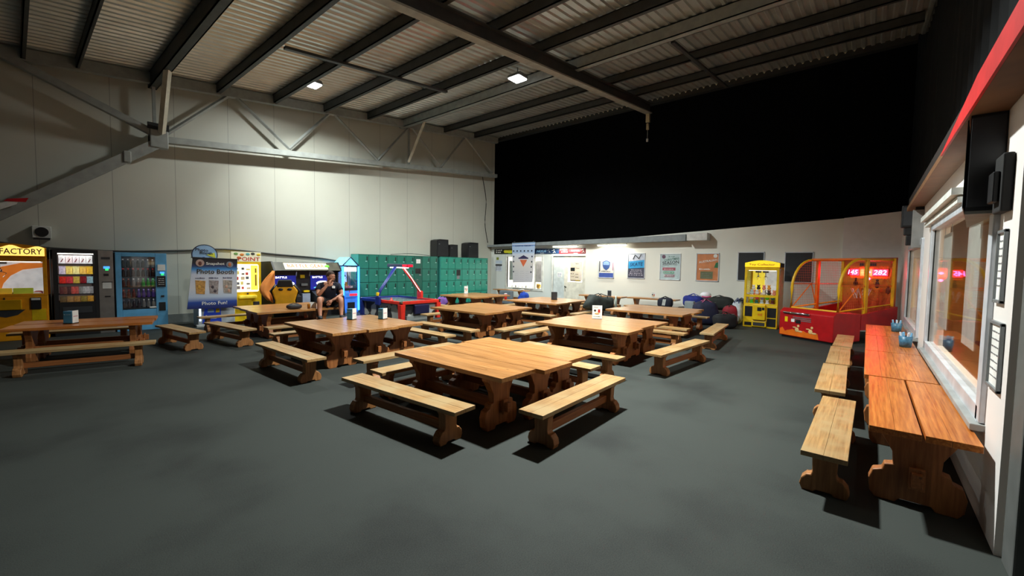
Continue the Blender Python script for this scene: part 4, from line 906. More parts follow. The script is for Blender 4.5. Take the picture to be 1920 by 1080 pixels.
for nm, y0, y1, mt in (('red_rail', 0, D/2, m_ar), ('blue_rail', D/2, D, m_ab)):
    b = MB().box(0, .07, y0, y1, .46, .55).box(W-.07, W, y0, y1, .46, .55); yy = 0 if y0 == 0 else D-.07; b.box(0, W, yy, yy+.07, .46, .55); b.build(nm, mt, ah, bevel=.012)
for x, y, mt in ((-.01, -.01, m_ar), (W-.15, -.01, m_ar), (-.01, D-.15, m_ab), (W-.15, D-.15, m_ab)):
    MB().prism([(0, .46), (.16, .46), (.14, .0), (.02, .0)], 'xz', 0, .15).build('leg', mt, ah, (x, y, 0), bevel=.01)
for x, y in ((0, 0), (W-.06, 0), (0, D-.06), (W-.06, D-.06), (0, D/2-.03)): B(-.005, .065, -.005, .065, .5, .557).build('corner_cap', m_chrome, ah, (x, y, 0), bevel=.006)
B(.45, W-.45, -.05, .06, .16, .44).build('coin_box', mat('coin_navy', (26, 28, 62), .4), ah, bevel=.03)
B(.2, 1.2, -.0, .07, .0, .12).build('goal_panel', mat('goal_grey', (130, 134, 132), .5), ah)
def arm(x0, x1, mt, y0, y1, nm):
    b = MB()
    for s in (-.035, .035): b.tube([(x0, y0+s, .42), (x0, y0+s, .70), (x0+(x1-x0)*.12, y0+s, .84), (x1, y1+s, 1.50)], .028, 8)
    b.build(nm, mt, ah, smooth=True)
arm(-.03, W*.40, m_ab, 1.05, 1.1, 'blue_arm'); arm(W+.03, W*.60, m_ar, 1.05, 1.1, 'red_arm')
B(-.09, .0, .95, 1.16, .38, .66).build('arm_foot', m_ab, ah, bevel=.03); B(W-.0, W+.09, .93, 1.18, .38, .76).build('arm_foot', m_ar, ah, bevel=.04)
B(-.1, -.03, 1.0, 1.08, .66, .76).build('yellow_button', m_yel, ah, bevel=.01)
MB().tube([(W*.60, 1.03, 1.46), (W*.78, 1.0, 1.15), (W*.93, 1.0, .87), (W+.02, .98, .72)], .012, 6).build('white_tube_light', mat('tube_pink', (255, 210, 200), .4, emit=1.6), ah, smooth=True)
sb = B(W/2-.10, W/2+.10, .55, 1.6, 1.50, 1.60).build('scoreboard', mat('score_navy', (60, 62, 84), .4), ah, bevel=.02)
B(W/2-.09, W/2+.09, .75, 1.45, 1.475, 1.499).build('light_bar', mat('bar_lit', (255, 250, 240), .4, emit=7), sb)
B(W/2-.09, W/2+.09, .535, .549, 1.515, 1.585).build('red_score', mat('score_red', (220, 20, 50), .4, emit=.9), sb); B(W/2-.112, W/2-.101, .56, .78, 1.515, 1.585).build('red_score', MATS['score_red'], sb)
mk = MB().lathe([(.06, .5025), (.06, .53), (.025, .54), (.025, .58), (.015, .595)], seg=14).build('mallet', m_ar, None, (7.22, 10.75, 0), smooth=True); tag(mk, 'red mallet standing on the air hockey table', 'mallet')

# ================================================================== RIGHT CLAW MACHINE
c2 = claw_machine('yellow toy claw machine standing against the right part of the back wall', .82, .85, 1.85, (13.2, 2.62, 0), -90, m_yel, m_litY2, .62, 1.62)
txt('Toy Collector', m_redtxt, c2, .41, 1.73, .62, .07, -.032)
for x in (.27, .45): claw_head(c2, x, .35, 1.32, 1.58, .7)
B(.055, .765, .0, .045, .84, .90).build('middle_rail', m_yel, c2); B(.06, .76, .28, .8, .62, .885).build('inner_shelf', m_yel, c2)
B(.06, .36, .79, .81, .92, 1.56).build('yellow_back', mat('yel_lit', (240, 220, 70), .4, emit=.7), c2)
MB().box(.04, .24, -.008, 0, .30, .58).box(.58, .79, -.008, 0, .30, .56).box(.58, .79, -.008, 0, .05, .27).box(.04, .24, -.008, 0, .05, .14).build('speaker_mesh', m_black, c2)
cb = B(.24, .55, -.10, 0, .22, .64).build('control_box', m_yel, c2, bevel=.015); B(.36, .46, -.106, -.10, .47, .57).build('coin_slots', m_black, cb); B(.47, .53, -.106, -.10, .5, .57).build('coin_slots', m_black, cb); squiggle('instructions', m_orange, cb, .38, .5, .33, .43, -.101, 3, 4)
B(.22, .58, -.05, 0, .03, .2).build('prize_tray', m_yel, c2, bevel=.02); B(.26, .54, -.056, -.05, .06, .15).build('tray_flap', m_dark, c2)
B(.826, .83, .06, .8, .1, 1.6).build('side_panel', mat('claw_cream', (214, 204, 140), .5), c2)
HT = [((90, 210, 50), 'lime_t', 'toy'), ((30, 110, 100), 'teal_t', 'toy'), ((200, 220, 224), 'pale_t', 'toy'), ((230, 230, 232), 'white_t', 'toy'), ((110, 40, 36), 'maroon_t', 'toy'), ((240, 240, 240), 'snowy_t', 'toy'), ((230, 70, 100), 'pink_t', 'toy'), ((160, 150, 170), 'mauve_t', 'toy')]
heap((13.22, 2.60), -90, .80, .34, .625, HT, 12, 9, 'low in the yellow claw machine at right', 'toys in the right claw machine')
HT2 = [((240, 150, 130), 'salmon_u', 'toy'), ((240, 170, 60), 'amber_u', 'toy'), ((240, 236, 230), 'ivory_u', 'toy'), ((40, 40, 46), 'black_u', 'toy')]
heap((13.42, 2.60), -90, .80, .5, .889, HT2, 14, 10, 'on the upper bed of the yellow claw machine at right', 'upper toys in the right claw machine')

# ================================================================== BASKETBALL GAME
bb = thing('basketball_game', 'red and yellow basketball arcade game with caged sides reading 145 and 282', 'basketball game', (11.92, 1.58, 0), -122)
W, D = 1.26, 2.02; m_bbr = mat('bball_red', (176, 18, 24), .35); m_bby = mat('bball_yellow', (232, 180, 20), .35); m_bbo = mat('bball_orange', (230, 110, 24), .35)
MB().prism([(0, 0.05), (D*.42, .05), (D*.42, .66), (.1, .70), (0, .62)], 'yz', 0, W).build('front_cabinet', m_bbr, bb, bevel=.02)
B(.05, W-.05, .04, D*.4, 0, .05).build('plinth', m_black, bb)
MB().prism([(D*.42, .3), (D, .3), (D, .8), (D*.42, .64)], 'yz', 0, .05).build('side_rail', m_bbr, bb); MB().prism([(D*.42, .3), (D, .3), (D, .8), (D*.42, .64)], 'yz', W-.05, W).build('side_rail', m_bbr, bb)
B(.05, W-.05, D*.42, D-.05, .32, .38).build('ball_ramp', mat('ramp_dark', (60, 30, 30), .6), bb); B(.06, .2, D-.2, D, 0, .3).build('rear_leg', m_black, bb); B(W-.2, W-.06, D-.2, D, 0, .3).build('rear_leg', m_black, bb)
MB().tube([(.12, -.02, .60), (.75, -.02, .60)], .022, 8).build('silver_bar', m_chrome, bb, smooth=True)
for k in range(3): B(.35, .78, -.012+.002*k, .0, .50-.035*k, .515-.035*k).build('grey_stripe', m_grey, bb)
B(.15, .22, -.008, 0, .38, .50).build('yellow_label', m_yel, bb); B(.31, .39, -.008, 0, .39, .46).build('white_label', m_paper, bb); B(.42, .54, -.008, 0, .37, .45).build('coin_slot', m_black, bb)
# flame and player print along the cabinet foot
fl_ = [(.03, .07)]; rnd = random.Random(2)
for i in range(15): fl_.append((.03+i*.065, .15+rnd.uniform(.0, .06)+(.03 if i % 2 else 0)))
fl_.append((.97, .07)); MB().prism(fl_, 'xz', -.004, .001).build('flame_print', m_bbo, bb)
for x in (.46, .78): 
    MB().ell((x, -.006, .22), (.05, .006, .05)).ell((x+.03, -.006, .31), (.03, .006, .03)).ell((x+.08, -.006, .19), (.06, .005, .02)).ell((x-.06, -.006, .27), (.05, .005, .015)).build('player_print', mat('print_cream', (226, 190, 130), .5), bb, smooth=True)
# cage frames
def arcpath(x):
    p = [(x, .32, .66), (x, .32, 1.15)]
    for i in range(1, 9): a = PI/2*i/8; p.append((x, .32+.62*(1-math.cos(a)), 1.15+.70*math.sin(a)))
    p.append((x, D, 1.87)); return p
for x in (.03, W-.14): MB().tube(arcpath(x), .03, 8).build('cage_arch', m_bby, bb, smooth=True); MB().box(x-.03, x+.03, 1.12, 1.2, .62, 1.85).build('cage_post', m_bby if x > .5 else m_bbo, bb)
for x in (.03, W-.14):
    MB().tube([(x, .34, .70), (x, .95, 1.28), (x, 1.16, .68)], .014, 6).build('cage_brace', m_bbo, bb); MB().tube([(x, .32, 1.27), (x, D, 1.27)], .012, 6).build('cage_bar', m_bbo, bb); MB().tube([(x, .32, .70), (x, D, .84)], .018, 6).build('cage_bar', m_bby, bb)
    b = MB()
    def topz(y): return 1.86 if y > .94 else 1.15+.70*math.sqrt(max(0, 1-((.94-y)/.62)**2))
    y = .38
    while y < D-.02: b.tube([(x, y, .70), (x, y, topz(y))], .0022, 3); y += .06
    z = .76
    while z < 1.84:
        ys = .32 if z < 1.15 else .94-.62*math.sqrt(max(0, 1-((z-1.15)/.70)**2)); b.tube([(x, ys, z), (x, D, z)], .0022, 3); z += .06
    b.build('side_netting', mat('net_orange', (210, 96, 50), .6), bb)
MB().tube([(.03, .95, 1.86), (W-.14, .95, 1.86)], .03, 8).build('top_bar', m_bbo, bb); MB().tube([(.03, .32, .70), (W-.14, .32, .70)], .02, 8).build('front_bar', m_bby, bb)
bd = B(0, W-.08, D-.0, D+.05, .35, 1.92).build('back_board', ramp_mat('board_print', [(0, (120, 24, 20)), (.3, (196, 70, 22)), (.6, (222, 140, 26)), (.85, (216, 120, 30)), (1, (150, 50, 36))], 2, .35, 1.92), bb)
B(0, .06, D-.02, D, .8, 1.9).build('board_frame', m_bby, bb); B(W-.14, W-.08, D-.02, D, .8, 1.9).build('board_frame', m_bby, bb)
m_dpl = mat('led_red_back', (170, 0, 30), .4, emit=.8); m_dpx = mat('led_pink', (255, 120, 210), .4, emit=7, noise=.02)
for s, x, w_ in (('145', .29, .22), ('282', .88, .27)):
    p_ = B(x-w_/2-.03, x+w_/2+.03, D-.03, D, 1.49, 1.66).build('score_display', m_dpl, bd); txt(s, m_dpx, p_, x, 1.575, w_, .11, D-.031, shear=.15, name='score_digits')
for z in (1.58, 1.42): MB().ell((.63, D-.012, z), (.045, .012, .028)).build('indicator_light', m_dpx, bd, smooth=True)
B(.42, .52, D-.01, D, 1.72, 1.80).build('dark_caption', m_dark, bd); B(.60, .78, D-.01, D, 1.72, 1.8).build('dark_caption', m_dark, bd)
for x, z, c in ((.35, 1.3, (60, 24, 20)), (.82, 1.28, (60, 24, 20)), (1.05, 1.15, (120, 50, 30)), (.6, 1.05, (220, 180, 120))): MB().ell((x, D-.004, z), (.05, .006, .08)).ell((x, D-.004, z+.1), (.03, .006, .035)).build('board_figure', mat('bf%d' % c[0], c, .5), bd, smooth=True)
rg = MB(); rg.tube([(W/2+.2*math.cos(2*PI*i/20), D-.24+.2*math.sin(2*PI*i/20), 1.2) for i in range(21)], .012, 6, caps=False); rg.box(W/2-.05, W/2+.05, D-.06, D, 1.16, 1.24); rg.build('hoop', m_bbo, bb)
nt = MB()
for i in range(10): a = 2*PI*i/10; nt.tube([(W/2+.2*math.cos(a), D-.24+.2*math.sin(a), 1.2), (W/2+.12*math.cos(a+.4), D-.24+.12*math.sin(a+.4), .95)], .004, 4); nt.tube([(W/2+.2*math.cos(a), D-.24+.2*math.sin(a), 1.2), (W/2+.12*math.cos(a-.4), D-.24+.12*math.sin(a-.4), .95)], .004, 4)
nt.build('hoop_net', m_paper, bb)
area_light('score_glow', (0, 0, 0), .8, 30, (1, .04, .06), size_y=.15)
sg_ = SC.objects['score_glow']; sg_.parent = bb; sg_.location = (W/2, D-.05, 1.57); sg_.rotation_euler = (R(90), 0, 0); sg_.data.spread = R(120)
ball = None; c_, s_ = math.cos(R(-122)), math.sin(R(-122))
for k, (x, y, col) in enumerate(((.28, 1.24, 'orange'), (.53, 1.15, 'orange'), (.80, 1.1, 'orange'), (.62, 1.42, 'orange'), (1.02, 1.35, 'orange'), (.25, .98, 'dark'))):
    wl = (11.92+c_*x-s_*y, 1.58+s_*x+c_*y, .50)
    mt_ = mat('ball_orange', (226, 92, 30), .6) if col == 'orange' else mat('ball_dark', (50, 60, 60), .6)
    o = MB().ell((0, 0, 0), .118, 16, 10).build('basketball', mt_, None, wl, smooth=True); MB().tube([(.119*math.cos(a*PI/10), .119*math.sin(a*PI/10), 0) for a in range(21)], .003, 4, caps=False).build('seam', m_black, o)
    tag(o, '%s basketball lying on the ramp of the caged basketball game' % col, 'ball', 'balls in the basketball game' if col == 'orange' else None)

# ================================================================== BACK WALL FITTINGS
def onback(name, label, cat, y, z=0, x=XW, group=None): return thing(name, label, cat, (x, y, z), -90, group)
# sign band: local x = 13.38 - y
sd = onback('sign_band', 'long dark sign band in black, blue and red over the office window and door', 'sign', 13.38, 0, 14.595)
m_bk = mat('band_black', (24, 26, 22), .4); m_bn = mat('band_navy', (22, 50, 88), .4); m_br = mat('band_red', (112, 26, 36), .4)
B(0, 1.9, -.03, 0, 2.14, 2.35).build('black_panel', m_bk, sd); B(1.9, 3.62, -.03, 0, 2.13, 2.34).build('blue_panel', m_bn, sd); B(3.62, 4.93, -.03, 0, 2.12, 2.34).build('red_panel', m_br, sd)
for x, z in ((.1, 2.27), (.1, 2.18), (3.66, 2.26), (3.72, 2.17)): squiggle('lettering', m_paper, sd, x, x+.4-.06*(z < 2.2), z, z+.06, -.031, 4 if z > 2.2 else 3, int(x*10))
MB().prism([(.62, 2.18), (1.3, 2.18), (1.34, 2.25), (1.3, 2.31), (.62, 2.31), (.58, 2.25)], 'xz', -.036, -.03).build('yellow_badge', mat('badge_yel', (214, 206, 50), .4), sd); B(.85, 1.05, -.036, -.03, 2.15, 2.17).build('green_bar', mat('badge_green', (120, 190, 50), .4), sd)
txt('NEXUS', mat('band_pale', (150, 200, 230), .4), sd, 2.72, 2.24, .5, .09, -.031, shear=.2); B(2.66, 2.84, -.034, -.03, 2.15, 2.165).build('white_bar', m_paper, sd)
for x, mt in ((3.1, m_grey), (3.36, m_paper), (4.74, m_paper)):
    MB().ell((x, -.031, 2.29), (.03, .004, .02)).tube([(x, -.031, 2.28), (x+.03, -.031, 2.22), (x-.04, -.031, 2.16)], .012, 5).tube([(x+.03, -.031, 2.22), (x+.07, -.031, 2.16)], .012, 5).tube([(x, -.031, 2.27), (x-.1, -.031, 2.26)], .01, 5).build('skater_print', mt, sd)
pts = [(4.40+.24*math.copysign(1, math.cos(a))+.06*math.cos(a), 2.24+.065*math.sin(a)) for a in [2*PI*i/20+.01 for i in range(20)]]
MB().prism(pts, 'xz', -.036, -.03).build('red_badge', mat('badge_red', (226, 56, 66), .4), sd); txt('VAPOR', m_paper, sd, 4.40, 2.24, .42, .07, -.037); B(4.33, 4.5, -.034, -.03, 2.13, 2.145).build('white_bar', m_paper, sd)
# office window
ow = struct(bpy.data.objects.new('window_3', None)); COL.objects.link(ow)
fr = MB()
for y0, y1, z0, z1 in ((WY0-.1, WY0, WZ0-.1, WZ1+.1), (WY1, WY1+.1, WZ0-.1, WZ1+.1), (WY0, WY1, WZ0-.1, WZ0), (WY0, WY1, WZ1, WZ1+.1)): fr.box(XW-.03, XW+.08, y0, y1, z0, z1)
fr.build('window_frame', m_white, ow, bevel=.006); B(XW+.03, XW+.035, WY0, WY1, WZ0, WZ1).build('pane', m_glass, ow); B(XW-.02, XW+.06, 11.0, 11.04, WZ0, WZ1).build('mullion', m_white, ow)
for k, (y, w_, lb) in enumerate(((12.35, .4, 'grey blind panel at the left of the office window'), (10.9, .36, 'grey blind panel at the right of the office window'))):
    s = B(XW+.1, XW+.12, y-w_/2, y+w_/2, .9 if k else .95, 1.82).build('window_blind', mat('blind_grey', (196, 198, 196), .6)); tag(s, lb, 'blind')
sl = B(XW+.02, XW+.35, WY0+.02, WY1-.02, .585, .619).build('office_shelf', m_white); tag(sl, 'white shelf inside the office window holding small goods', 'shelf')
for k in range(7):
    y = 12.45-k*.2; o = MB().lathe([(.03, 0), (.035, .05), (.02, .08), (.02, .11)], seg=10).build('small_ornament', mat('orn%d' % (k % 3), ((210, 208, 200), (120, 120, 116), (236, 234, 228))[k % 3], .5), None, (XW+.2, y, .62), smooth=True); tag(o, '%s ornament from the left on the shelf in the office window' % ORD[k], 'ornament', 'ornaments in the office window')
bs = MB().lathe([(.05, 0), (.1, .06), (.11, .09)], seg=14).ell((0, 0, .14), (.1, .1, .08)).ell((.02, .07, .18), .04).ell((-.02, -.07, .16), .04).build('gift_basket', mat('basket_gold', (196, 150, 60), .6, noise=.5, scale=30), None, (XW+.2, 10.95, .62), smooth=True); tag(bs, 'small golden basket at the right corner of the office window', 'basket')
# fixture banner hanging in front of the fascia
hb_ = thing('fixture_banner', 'tall pale blue and white banner hanging in front of the office window', 'banner', (14.2, 12.0, 0), -90)
MB().prism([(.08, .86), (1.16, .92), (1.27, 2.6), (0, 2.58)], 'xz', 0, .012).build('cloth', ramp_mat('banner_blue', [(0, (196, 196, 206)), (.5, (222, 214, 210)), (.72, (210, 216, 232)), (.76, (168, 190, 222)), (.9, (176, 196, 226)), (.93, (60, 110, 180)), (.95, (206, 216, 236)), (1, (110, 160, 216))], 2, .86, 2.6), hb_)
MB().tube([(0, .006, 2.6), (1.27, .006, 2.61)], .012, 6).build('rod', m_grey, hb_); MB().tube([(.1, .006, 2.6), (.1, -.0, 2.64), (.1, .1, 2.66)], .006, 5).build('tie', m_grey, hb_); MB().tube([(1.15, .006, 2.6), (1.15, 0, 2.64), (1.15, .1, 2.66)], .006, 5).build('tie', m_grey, hb_)
txt('AUGUST 30 - FEBRUARY 1', m_navy, hb_, .66, 2.46, .95, .05, -.002)
lg = mat('logo_dark', (50, 50, 70), .5)
for k in range(6): MB().ell((.1+.2*k, -.001, 2.24), (.035, .003, .04)).build('club_logo', lg, hb_, smooth=True)
for k in range(4):
    MB().ell((.11, -.001, 2.0-.22*k), (.035, .003, .04)).build('club_logo', lg, hb_, smooth=True); MB().ell((1.12-.015*k, -.001, 2.0-.22*k), (.035, .003, .04)).build('club_logo', lg, hb_, smooth=True)
MB().prism([(.46, 1.86), (.86, 1.86), (.66, 1.56)], 'xz', -.004, 0).build('orange_crest', mat('crest_orange', (222, 110, 70), .5), hb_); B(.38, .92, -.006, 0, 1.9, 1.96).build('crest_ribbon', mat('crest_navy', (60, 50, 90), .5), hb_); MB().prism([(.44, 1.96), (.88, 1.96), (.66, 2.06)], 'xz', -.005, 0).build('crest_peak', MATS['crest_navy'], hb_)
for r_ in range(5):
    for q in range(3): squiggle('fixture_line', mat('line_grey', (176, 172, 182), .6), hb_, .2+q*.3, .4+q*.3, 1.0+r_*.09, 1.012+r_*.09, -.002, 3, r_*3+q)
# small notices left of the window
n1 = onback('wall_notice', 'tiny yellow-green sticker above the notices beside the lockers', 'notice', 13.2, 1.92, 14.6); B(-.07, .07, -.008, -.001, -.06, .06).build('sticker', mat('sticker_green', (130, 140, 40), .5), n1)
n2 = onback('wall_notice', 'small notice with a black heading beside the green lockers', 'notice', 13.12, 1.5, 14.6); B(-.2, .2, -.008, -.001, -.16, .16).build('sheet', mat('sheet_blue', (206, 214, 226), .5), n2); B(-.2, .2, -.012, -.008, .08, .16).build('heading', m_dark, n2)
for k in range(3): squiggle('print_line', MATS['print_grey'], n2, -.15, .15, -.1+k*.06, -.07+k*.06, -.009, 4, k)
n3 = onback('wall_notice', 'faint pale blue sheet between the sticker and the black-headed notice', 'notice', 13.12, 1.76, 14.6); B(-.2, .2, -.006, -.001, -.07, .07).build('sheet', mat('sheet_pale', (196, 210, 226), .5), n3)
# doors
dr = struct(bpy.data.objects.new('door_1', None)); COL.objects.link(dr)
MB().box(XW-.03, XW+.1, DY0-.08, DY0, 0, DZ+.08).box(XW-.03, XW+.1, DY1, DY1+.08, 0, DZ+.08).box(XW-.03, XW+.1, DY0, DY1, DZ, DZ+.08).build('door_frame', m_white, dr, bevel=.006)
B(XW+.02, XW+.06, 9.52, DY1, 0.01, DZ).build('left_leaf', mat('door_leaf', (206, 214, 214), .5), dr, bevel=.004)
lf = MB().box(XW+.02, XW+.06, DY0, 9.52, 0.01, .98).box(XW+.02, XW+.06, DY0, 9.52, 1.84, DZ).box(XW+.02, XW+.06, 9.36, 9.52, .98, 1.84).box(XW+.02, XW+.06, DY0, 8.68, .98, 1.84).build('right_leaf', mat('door_leaf2', (222, 218, 204), .5), dr)
B(XW+.035, XW+.04, 8.68, 9.36, .98, 1.84).build('door_pane', m_glass, dr); MB().tube([(XW-.02, 9.46, .78), (XW-.02, 9.38, .78)], .014, 6).lathe([(.03, -.02), (.03, .02)], (XW+.0, 9.46, .78), 12, 'x').build('door_handle', m_chrome, dr); MB().tube([(XW-.0, 9.47, .72), (XW-.0, 9.45, .58)], .008, 5).build('key_bunch', m_dark, dr)
ds = thing('door_sign', 'cream poster with dark print taped inside the office door glass', 'notice', (XW+.05, 9.3, 0), -90); B(.03, .6, -.004, 0, 1.05, 1.80).build('sheet', mat('sheet_cream', (240, 226, 200), .5, emit=.5), ds)  # glow in the paper stands in for office light behind it
B(.06, .26, -.006, -.004, 1.42, 1.56).build('dark_print', m_dark, ds); B(.06, .3, -.006, -.004, 1.02, 1.06).build('brown_strip', mat('strip_brown', (120, 70, 40), .5), ds); B(.3, .55, -.006, -.004, 1.01, 1.06).build('yellow_strip', m_yel, ds)
for k, (x, z) in enumerate(((.3, 1.7), (.34, 1.52), (.08, 1.3), (.3, 1.28), (.1, 1.18), (.3, 1.16))): squiggle('print_line', MATS['print_grey'], ds, x, x+.14, z, z+.035, -.005, 3, k)
ns = onback('door_notice', 'small white notice with blue lines on the left door leaf', 'notice', 9.74, 1.25, XW+.02); B(-.12, .12, -.006, -.001, -.1, .1).build('sheet', m_paper, ns); squiggle('print_line', m_blue, ns, -.09, .09, .02, .05, -.007, 4, 2); squiggle('print_line', m_blue, ns, -.09, .07, -.06, -.03, -.007, 4, 3)
# posters
def poster(y0, y1, z0, z1, label, colmat):
    t = onback('framed_poster' if colmat else 'black_board', label, 'poster' if colmat else 'board', y0, z0, XW-.04 if y0 < 8.4 else XW); w_ = y0-y1; h = z1-z0
    MB().box(0, w_, -.025, -.001, 0, .025).box(0, w_, -.025, -.001, h-.025, h).box(0, .025, -.025, -.001, 0, h).box(w_-.025, w_, -.025, -.001, 0, h).build('frame', m_alu, t, bevel=.003)
    B(.025, w_-.025, -.012, -.001, .025, h-.025).build('sheet', colmat or mat('board_black', (44, 46, 50), .45), t)
    return t, w_, h
t, w_, h = poster(7.92, 7.27, 1.18, 2.09, 'framed poster with a blue shield on white, left of the four posters', mat('post_white', (214, 212, 206), .5))
B(.03, w_-.03, -.014, -.012, .03, .2).build('blue_band', mat('post_blue', (60, 84, 160), .5), t); B(.03, w_-.03, -.014, -.012, h-.16, h-.05).build('pale_band', mat('post_pale', (170, 182, 206), .5), t)
B(.03, .07, -.014, -.012, .25, .65).build('dark_side', m_dark, t); B(w_-.07, w_-.03, -.014, -.012, .3, .6).build('pink_side', mat('post_pink', (180, 130, 150), .5), t)
MB().prism([(.17, .62), (.325, .68), (.48, .62), (.48, .48), (.44, .38), (.325, .30), (.21, .38), (.17, .48)], 'xz', -.017, -.012).build('shield', mat('shield_blue', (56, 82, 140), .5), t)
MB().prism([(.2, .6), (.325, .65), (.45, .6), (.45, .5), (.325, .5), (.2, .5)], 'xz', -.019, -.017).build('shield_sky', mat('shield_sky', (130, 160, 210), .5), t); squiggle('caption', m_dark, t, .12, .52, .25, .28, -.013, 7, 5)
t, w_, h = poster(6.73, 6.07, 1.20, 2.12, 'framed poster reading SKATE in bright blue, second of the four', mat('post_slate', (70, 70, 88), .5))
B(.03, w_-.03, -.014, -.012, .62, h-.03).build('pale_top', mat('post_grey', (186, 192, 206), .5, noise=.2, scale=14), t)
MB().prism([(.03, .36), (w_-.03, .40), (w_-.03, .68), (.03, .62)], 'xz', -.016, -.012).build('blue_brush', mat('brush_blue', (50, 150, 206), .5), t); txt('SKATE', mat('brush_dark', (24, 70, 120), .5), t, w_/2, .52, .5, .13, -.017, tilt=4, shear=.2)
for q in ((.2, .7, .28, .86), (.3, .84, .42, .72), (.42, .72, .5, .88)): MB().tube([(q[0], -.016, q[1]), (q[2], -.016, q[3])], .014, 5).build('skater_line', m_dark, t)
for k in range(4): squiggle('print_line', mat('print_pale', (206, 200, 216), .5), t, .14-.03*k, .54+.02*k, .30-.06*k, .325-.06*k, -.013, 6, k)
t, w_, h = poster(5.54, 4.83, 1.19, 2.09, 'framed pale green poster reading CHRISTMAS SEASON, third of the four', mat('post_mint', (186, 204, 206), .5))
txt('IN THE', mat('pt_green', (40, 100, 84), .5), t, .40, .80, .2, .04, -.013); txt('CHRISTMAS', MATS['pt_green'], t, .40, .71, .5, .07, -.013, tilt=8); txt('SEASON', m_dark, t, .37, .60, .56, .11, -.014, tilt=5)
MB().lathe([(.065, 0), (.065, -.004)], (.13, -.012, .80), 18, 'y').build('round_badge', mat('badge_mauve', (110, 80, 100), .5), t); MB().tube([(.08, -.013, .47), (.33, -.013, .53), (.6, -.013, .52)], .005, 4).build('ribbon_line', m_dark, t)
B(.1, .54, -.016, -.012, .33, .43).build('rose_panel', mat('panel_rose', (170, 90, 104), .5), t); B(.13, .5, -.016, -.012, .22, .30).build('green_panel', mat('panel_green', (110, 170, 146), .5), t); B(.17, .52, -.016, -.012, .1, .19).build('mauve_panel', mat('panel_mauve', (160, 130, 140), .5), t)
for k in range(3): squiggle('print_line', m_paper, t, .15, .48, .36-.11*k, .385-.11*k, -.017, 6, k)
t, w_, h = poster(4.33, 3.63, 1.19, 2.10, 'framed orange poster with white slanted lettering, fourth of the four', mat('post_orange', (206, 130, 84), .5, noise=.16, scale=5))
txt('AUSTRALIAN', m_paper, t, .36, .66, .56, .07, -.014, tilt=9); B(.14, .52, -.014, -.012, .08, .32).build('green_panel', mat('panel_olive', (110, 116, 84), .5), t); MB().prism([(.55, .45), (.67, .44), (.67, .62), (.6, .6)], 'xz', -.014, -.012).build('green_patch', mat('patch_green', (40, 110, 70), .5), t)
MB().lathe([(.06, 0), (.06, -.004)], (.58, -.012, .82), 18, 'y').build('round_badge', m_paper, t); squiggle('caption', m_paper, t, .1, .45, .37, .42, -.013, 8, 8)
for k in range(3): squiggle('print_line', m_grey, t, .18, .48, .12+.06*k, .14+.06*k, -.015, 5, k)
poster(3.1, 2.38, 1.24, 2.13, 'plain black framed board partly behind the yellow claw machine', None); poster(1.87, 1.18, 1.24, 2.12, 'plain black framed board between the claw machine and basketball game', None)
# ================================================================== THINGS ON THE TABLES
def card_holder(label, loc, rz, colour='blue', h=.15, w_=.1):
    t = thing('napkin_holder', label, 'napkin holder', loc, rz)
    mt = {'blue': mat('holder_blue', (70, 140, 176), .4), 'black': mat('holder_black', (34, 40, 46), .5), 'grey': mat('holder_grey', (96, 104, 116), .5)}[colour]
    q = w_/2
    B(-q-.005, q+.005, -q-.005, q+.005, 0, .012).build('base', m_black, t, bevel=.003)
    B(-q, q, -q, q, .012, h).build('case', mt, t, bevel=.004)
    if colour == 'blue':
        B(q+.001, q+.006, -q+.004, q-.004, .014, h+.008).build('menu_card', m_paper, t); squiggle('print_line', mat('pale_blue_print', (150, 190, 214), .5), t, -q+.01, q-.01, h*.7, h*.78, -q-.001, 3, 1)
        B(q+.0062, q+.0075, -q+.02, q-.02, h*.55, h*.62).build('card_print', mat('card_pink', (200, 150, 160), .5), t)
    else: B(-q+.012, q-.012, -q-.004, -q-.0005, .03, h-.02).build('front_plate', m_dark, t)
    return t
def menu_card(label, loc, rz, h=.2, w_=.15):
    t = thing('menu_card', label, 'menu card', loc, rz)
    B(-w_/2, w_/2, -.025, .025, 0, .01).build('foot', m_glass if False else m_grey, t); MB().prism([(-.012, .01), (-.004, .01), (-.002, h), (-.010, h)], 'yz', -w_/2, w_/2).build('card', m_paper, t)
    MB().ell((-w_*.22, -.012, h*.62), (.022, .004, .022)).build('black_logo', m_black, t, smooth=True); B(w_*.08, w_*.3, -.014, -.01, h*.48, h*.72).build('red_block', mat('card_red', (180, 36, 30), .5), t)
    MB().ell((0, -.013, h*.4), (.05, .004, .016)).build('tan_shape', mat('card_tan', (206, 170, 110), .5), t, smooth=True)
    squiggle('print_line', m_dark, t, -w_*.35, w_*.1, h*.85, h*.89, -.0115, 4, 3); squiggle('print_line', mat('print_green', (70, 110, 80), .5), t, -w_*.35, w_*.35, h*.16, h*.22, -.013, 5, 4)
    return t
TZ_ = TZ+.001
card_holder('blue napkin holder with white card on the far left reddish table', (.58, 9.68, TZ_), -40, h=.2, w_=.12)
card_holder('left one of two blue napkin holders on the same cluster', (3.98, 7.18, TZ_), -68, h=.2, w_=.115); card_holder('right one of two blue napkin holders on the same cluster, paler', (4.42, 6.86, TZ_), -76, h=.2, w_=.115)
card_holder('black napkin holder on the cluster before the office door', (10.75, 7.35, TZ_), -40, 'black', .24, .15)
card_holder('grey napkin holder on the back wall table by the shield poster', (13.7, 7.0, TZ_), -60, 'grey', .2, .13)
menu_card('white menu card standing on the shiny cluster at centre right', (7.45, 4.06, TZ_), -62, .27, .19)
menu_card('narrow white menu card on the cluster before the green lockers', (10.5, 11.0, TZ_), -45, .27, .13)
menu_card('small white menu card on the back wall table under the posters', (13.95, 5.5, TZ_), -70, .2, .13)
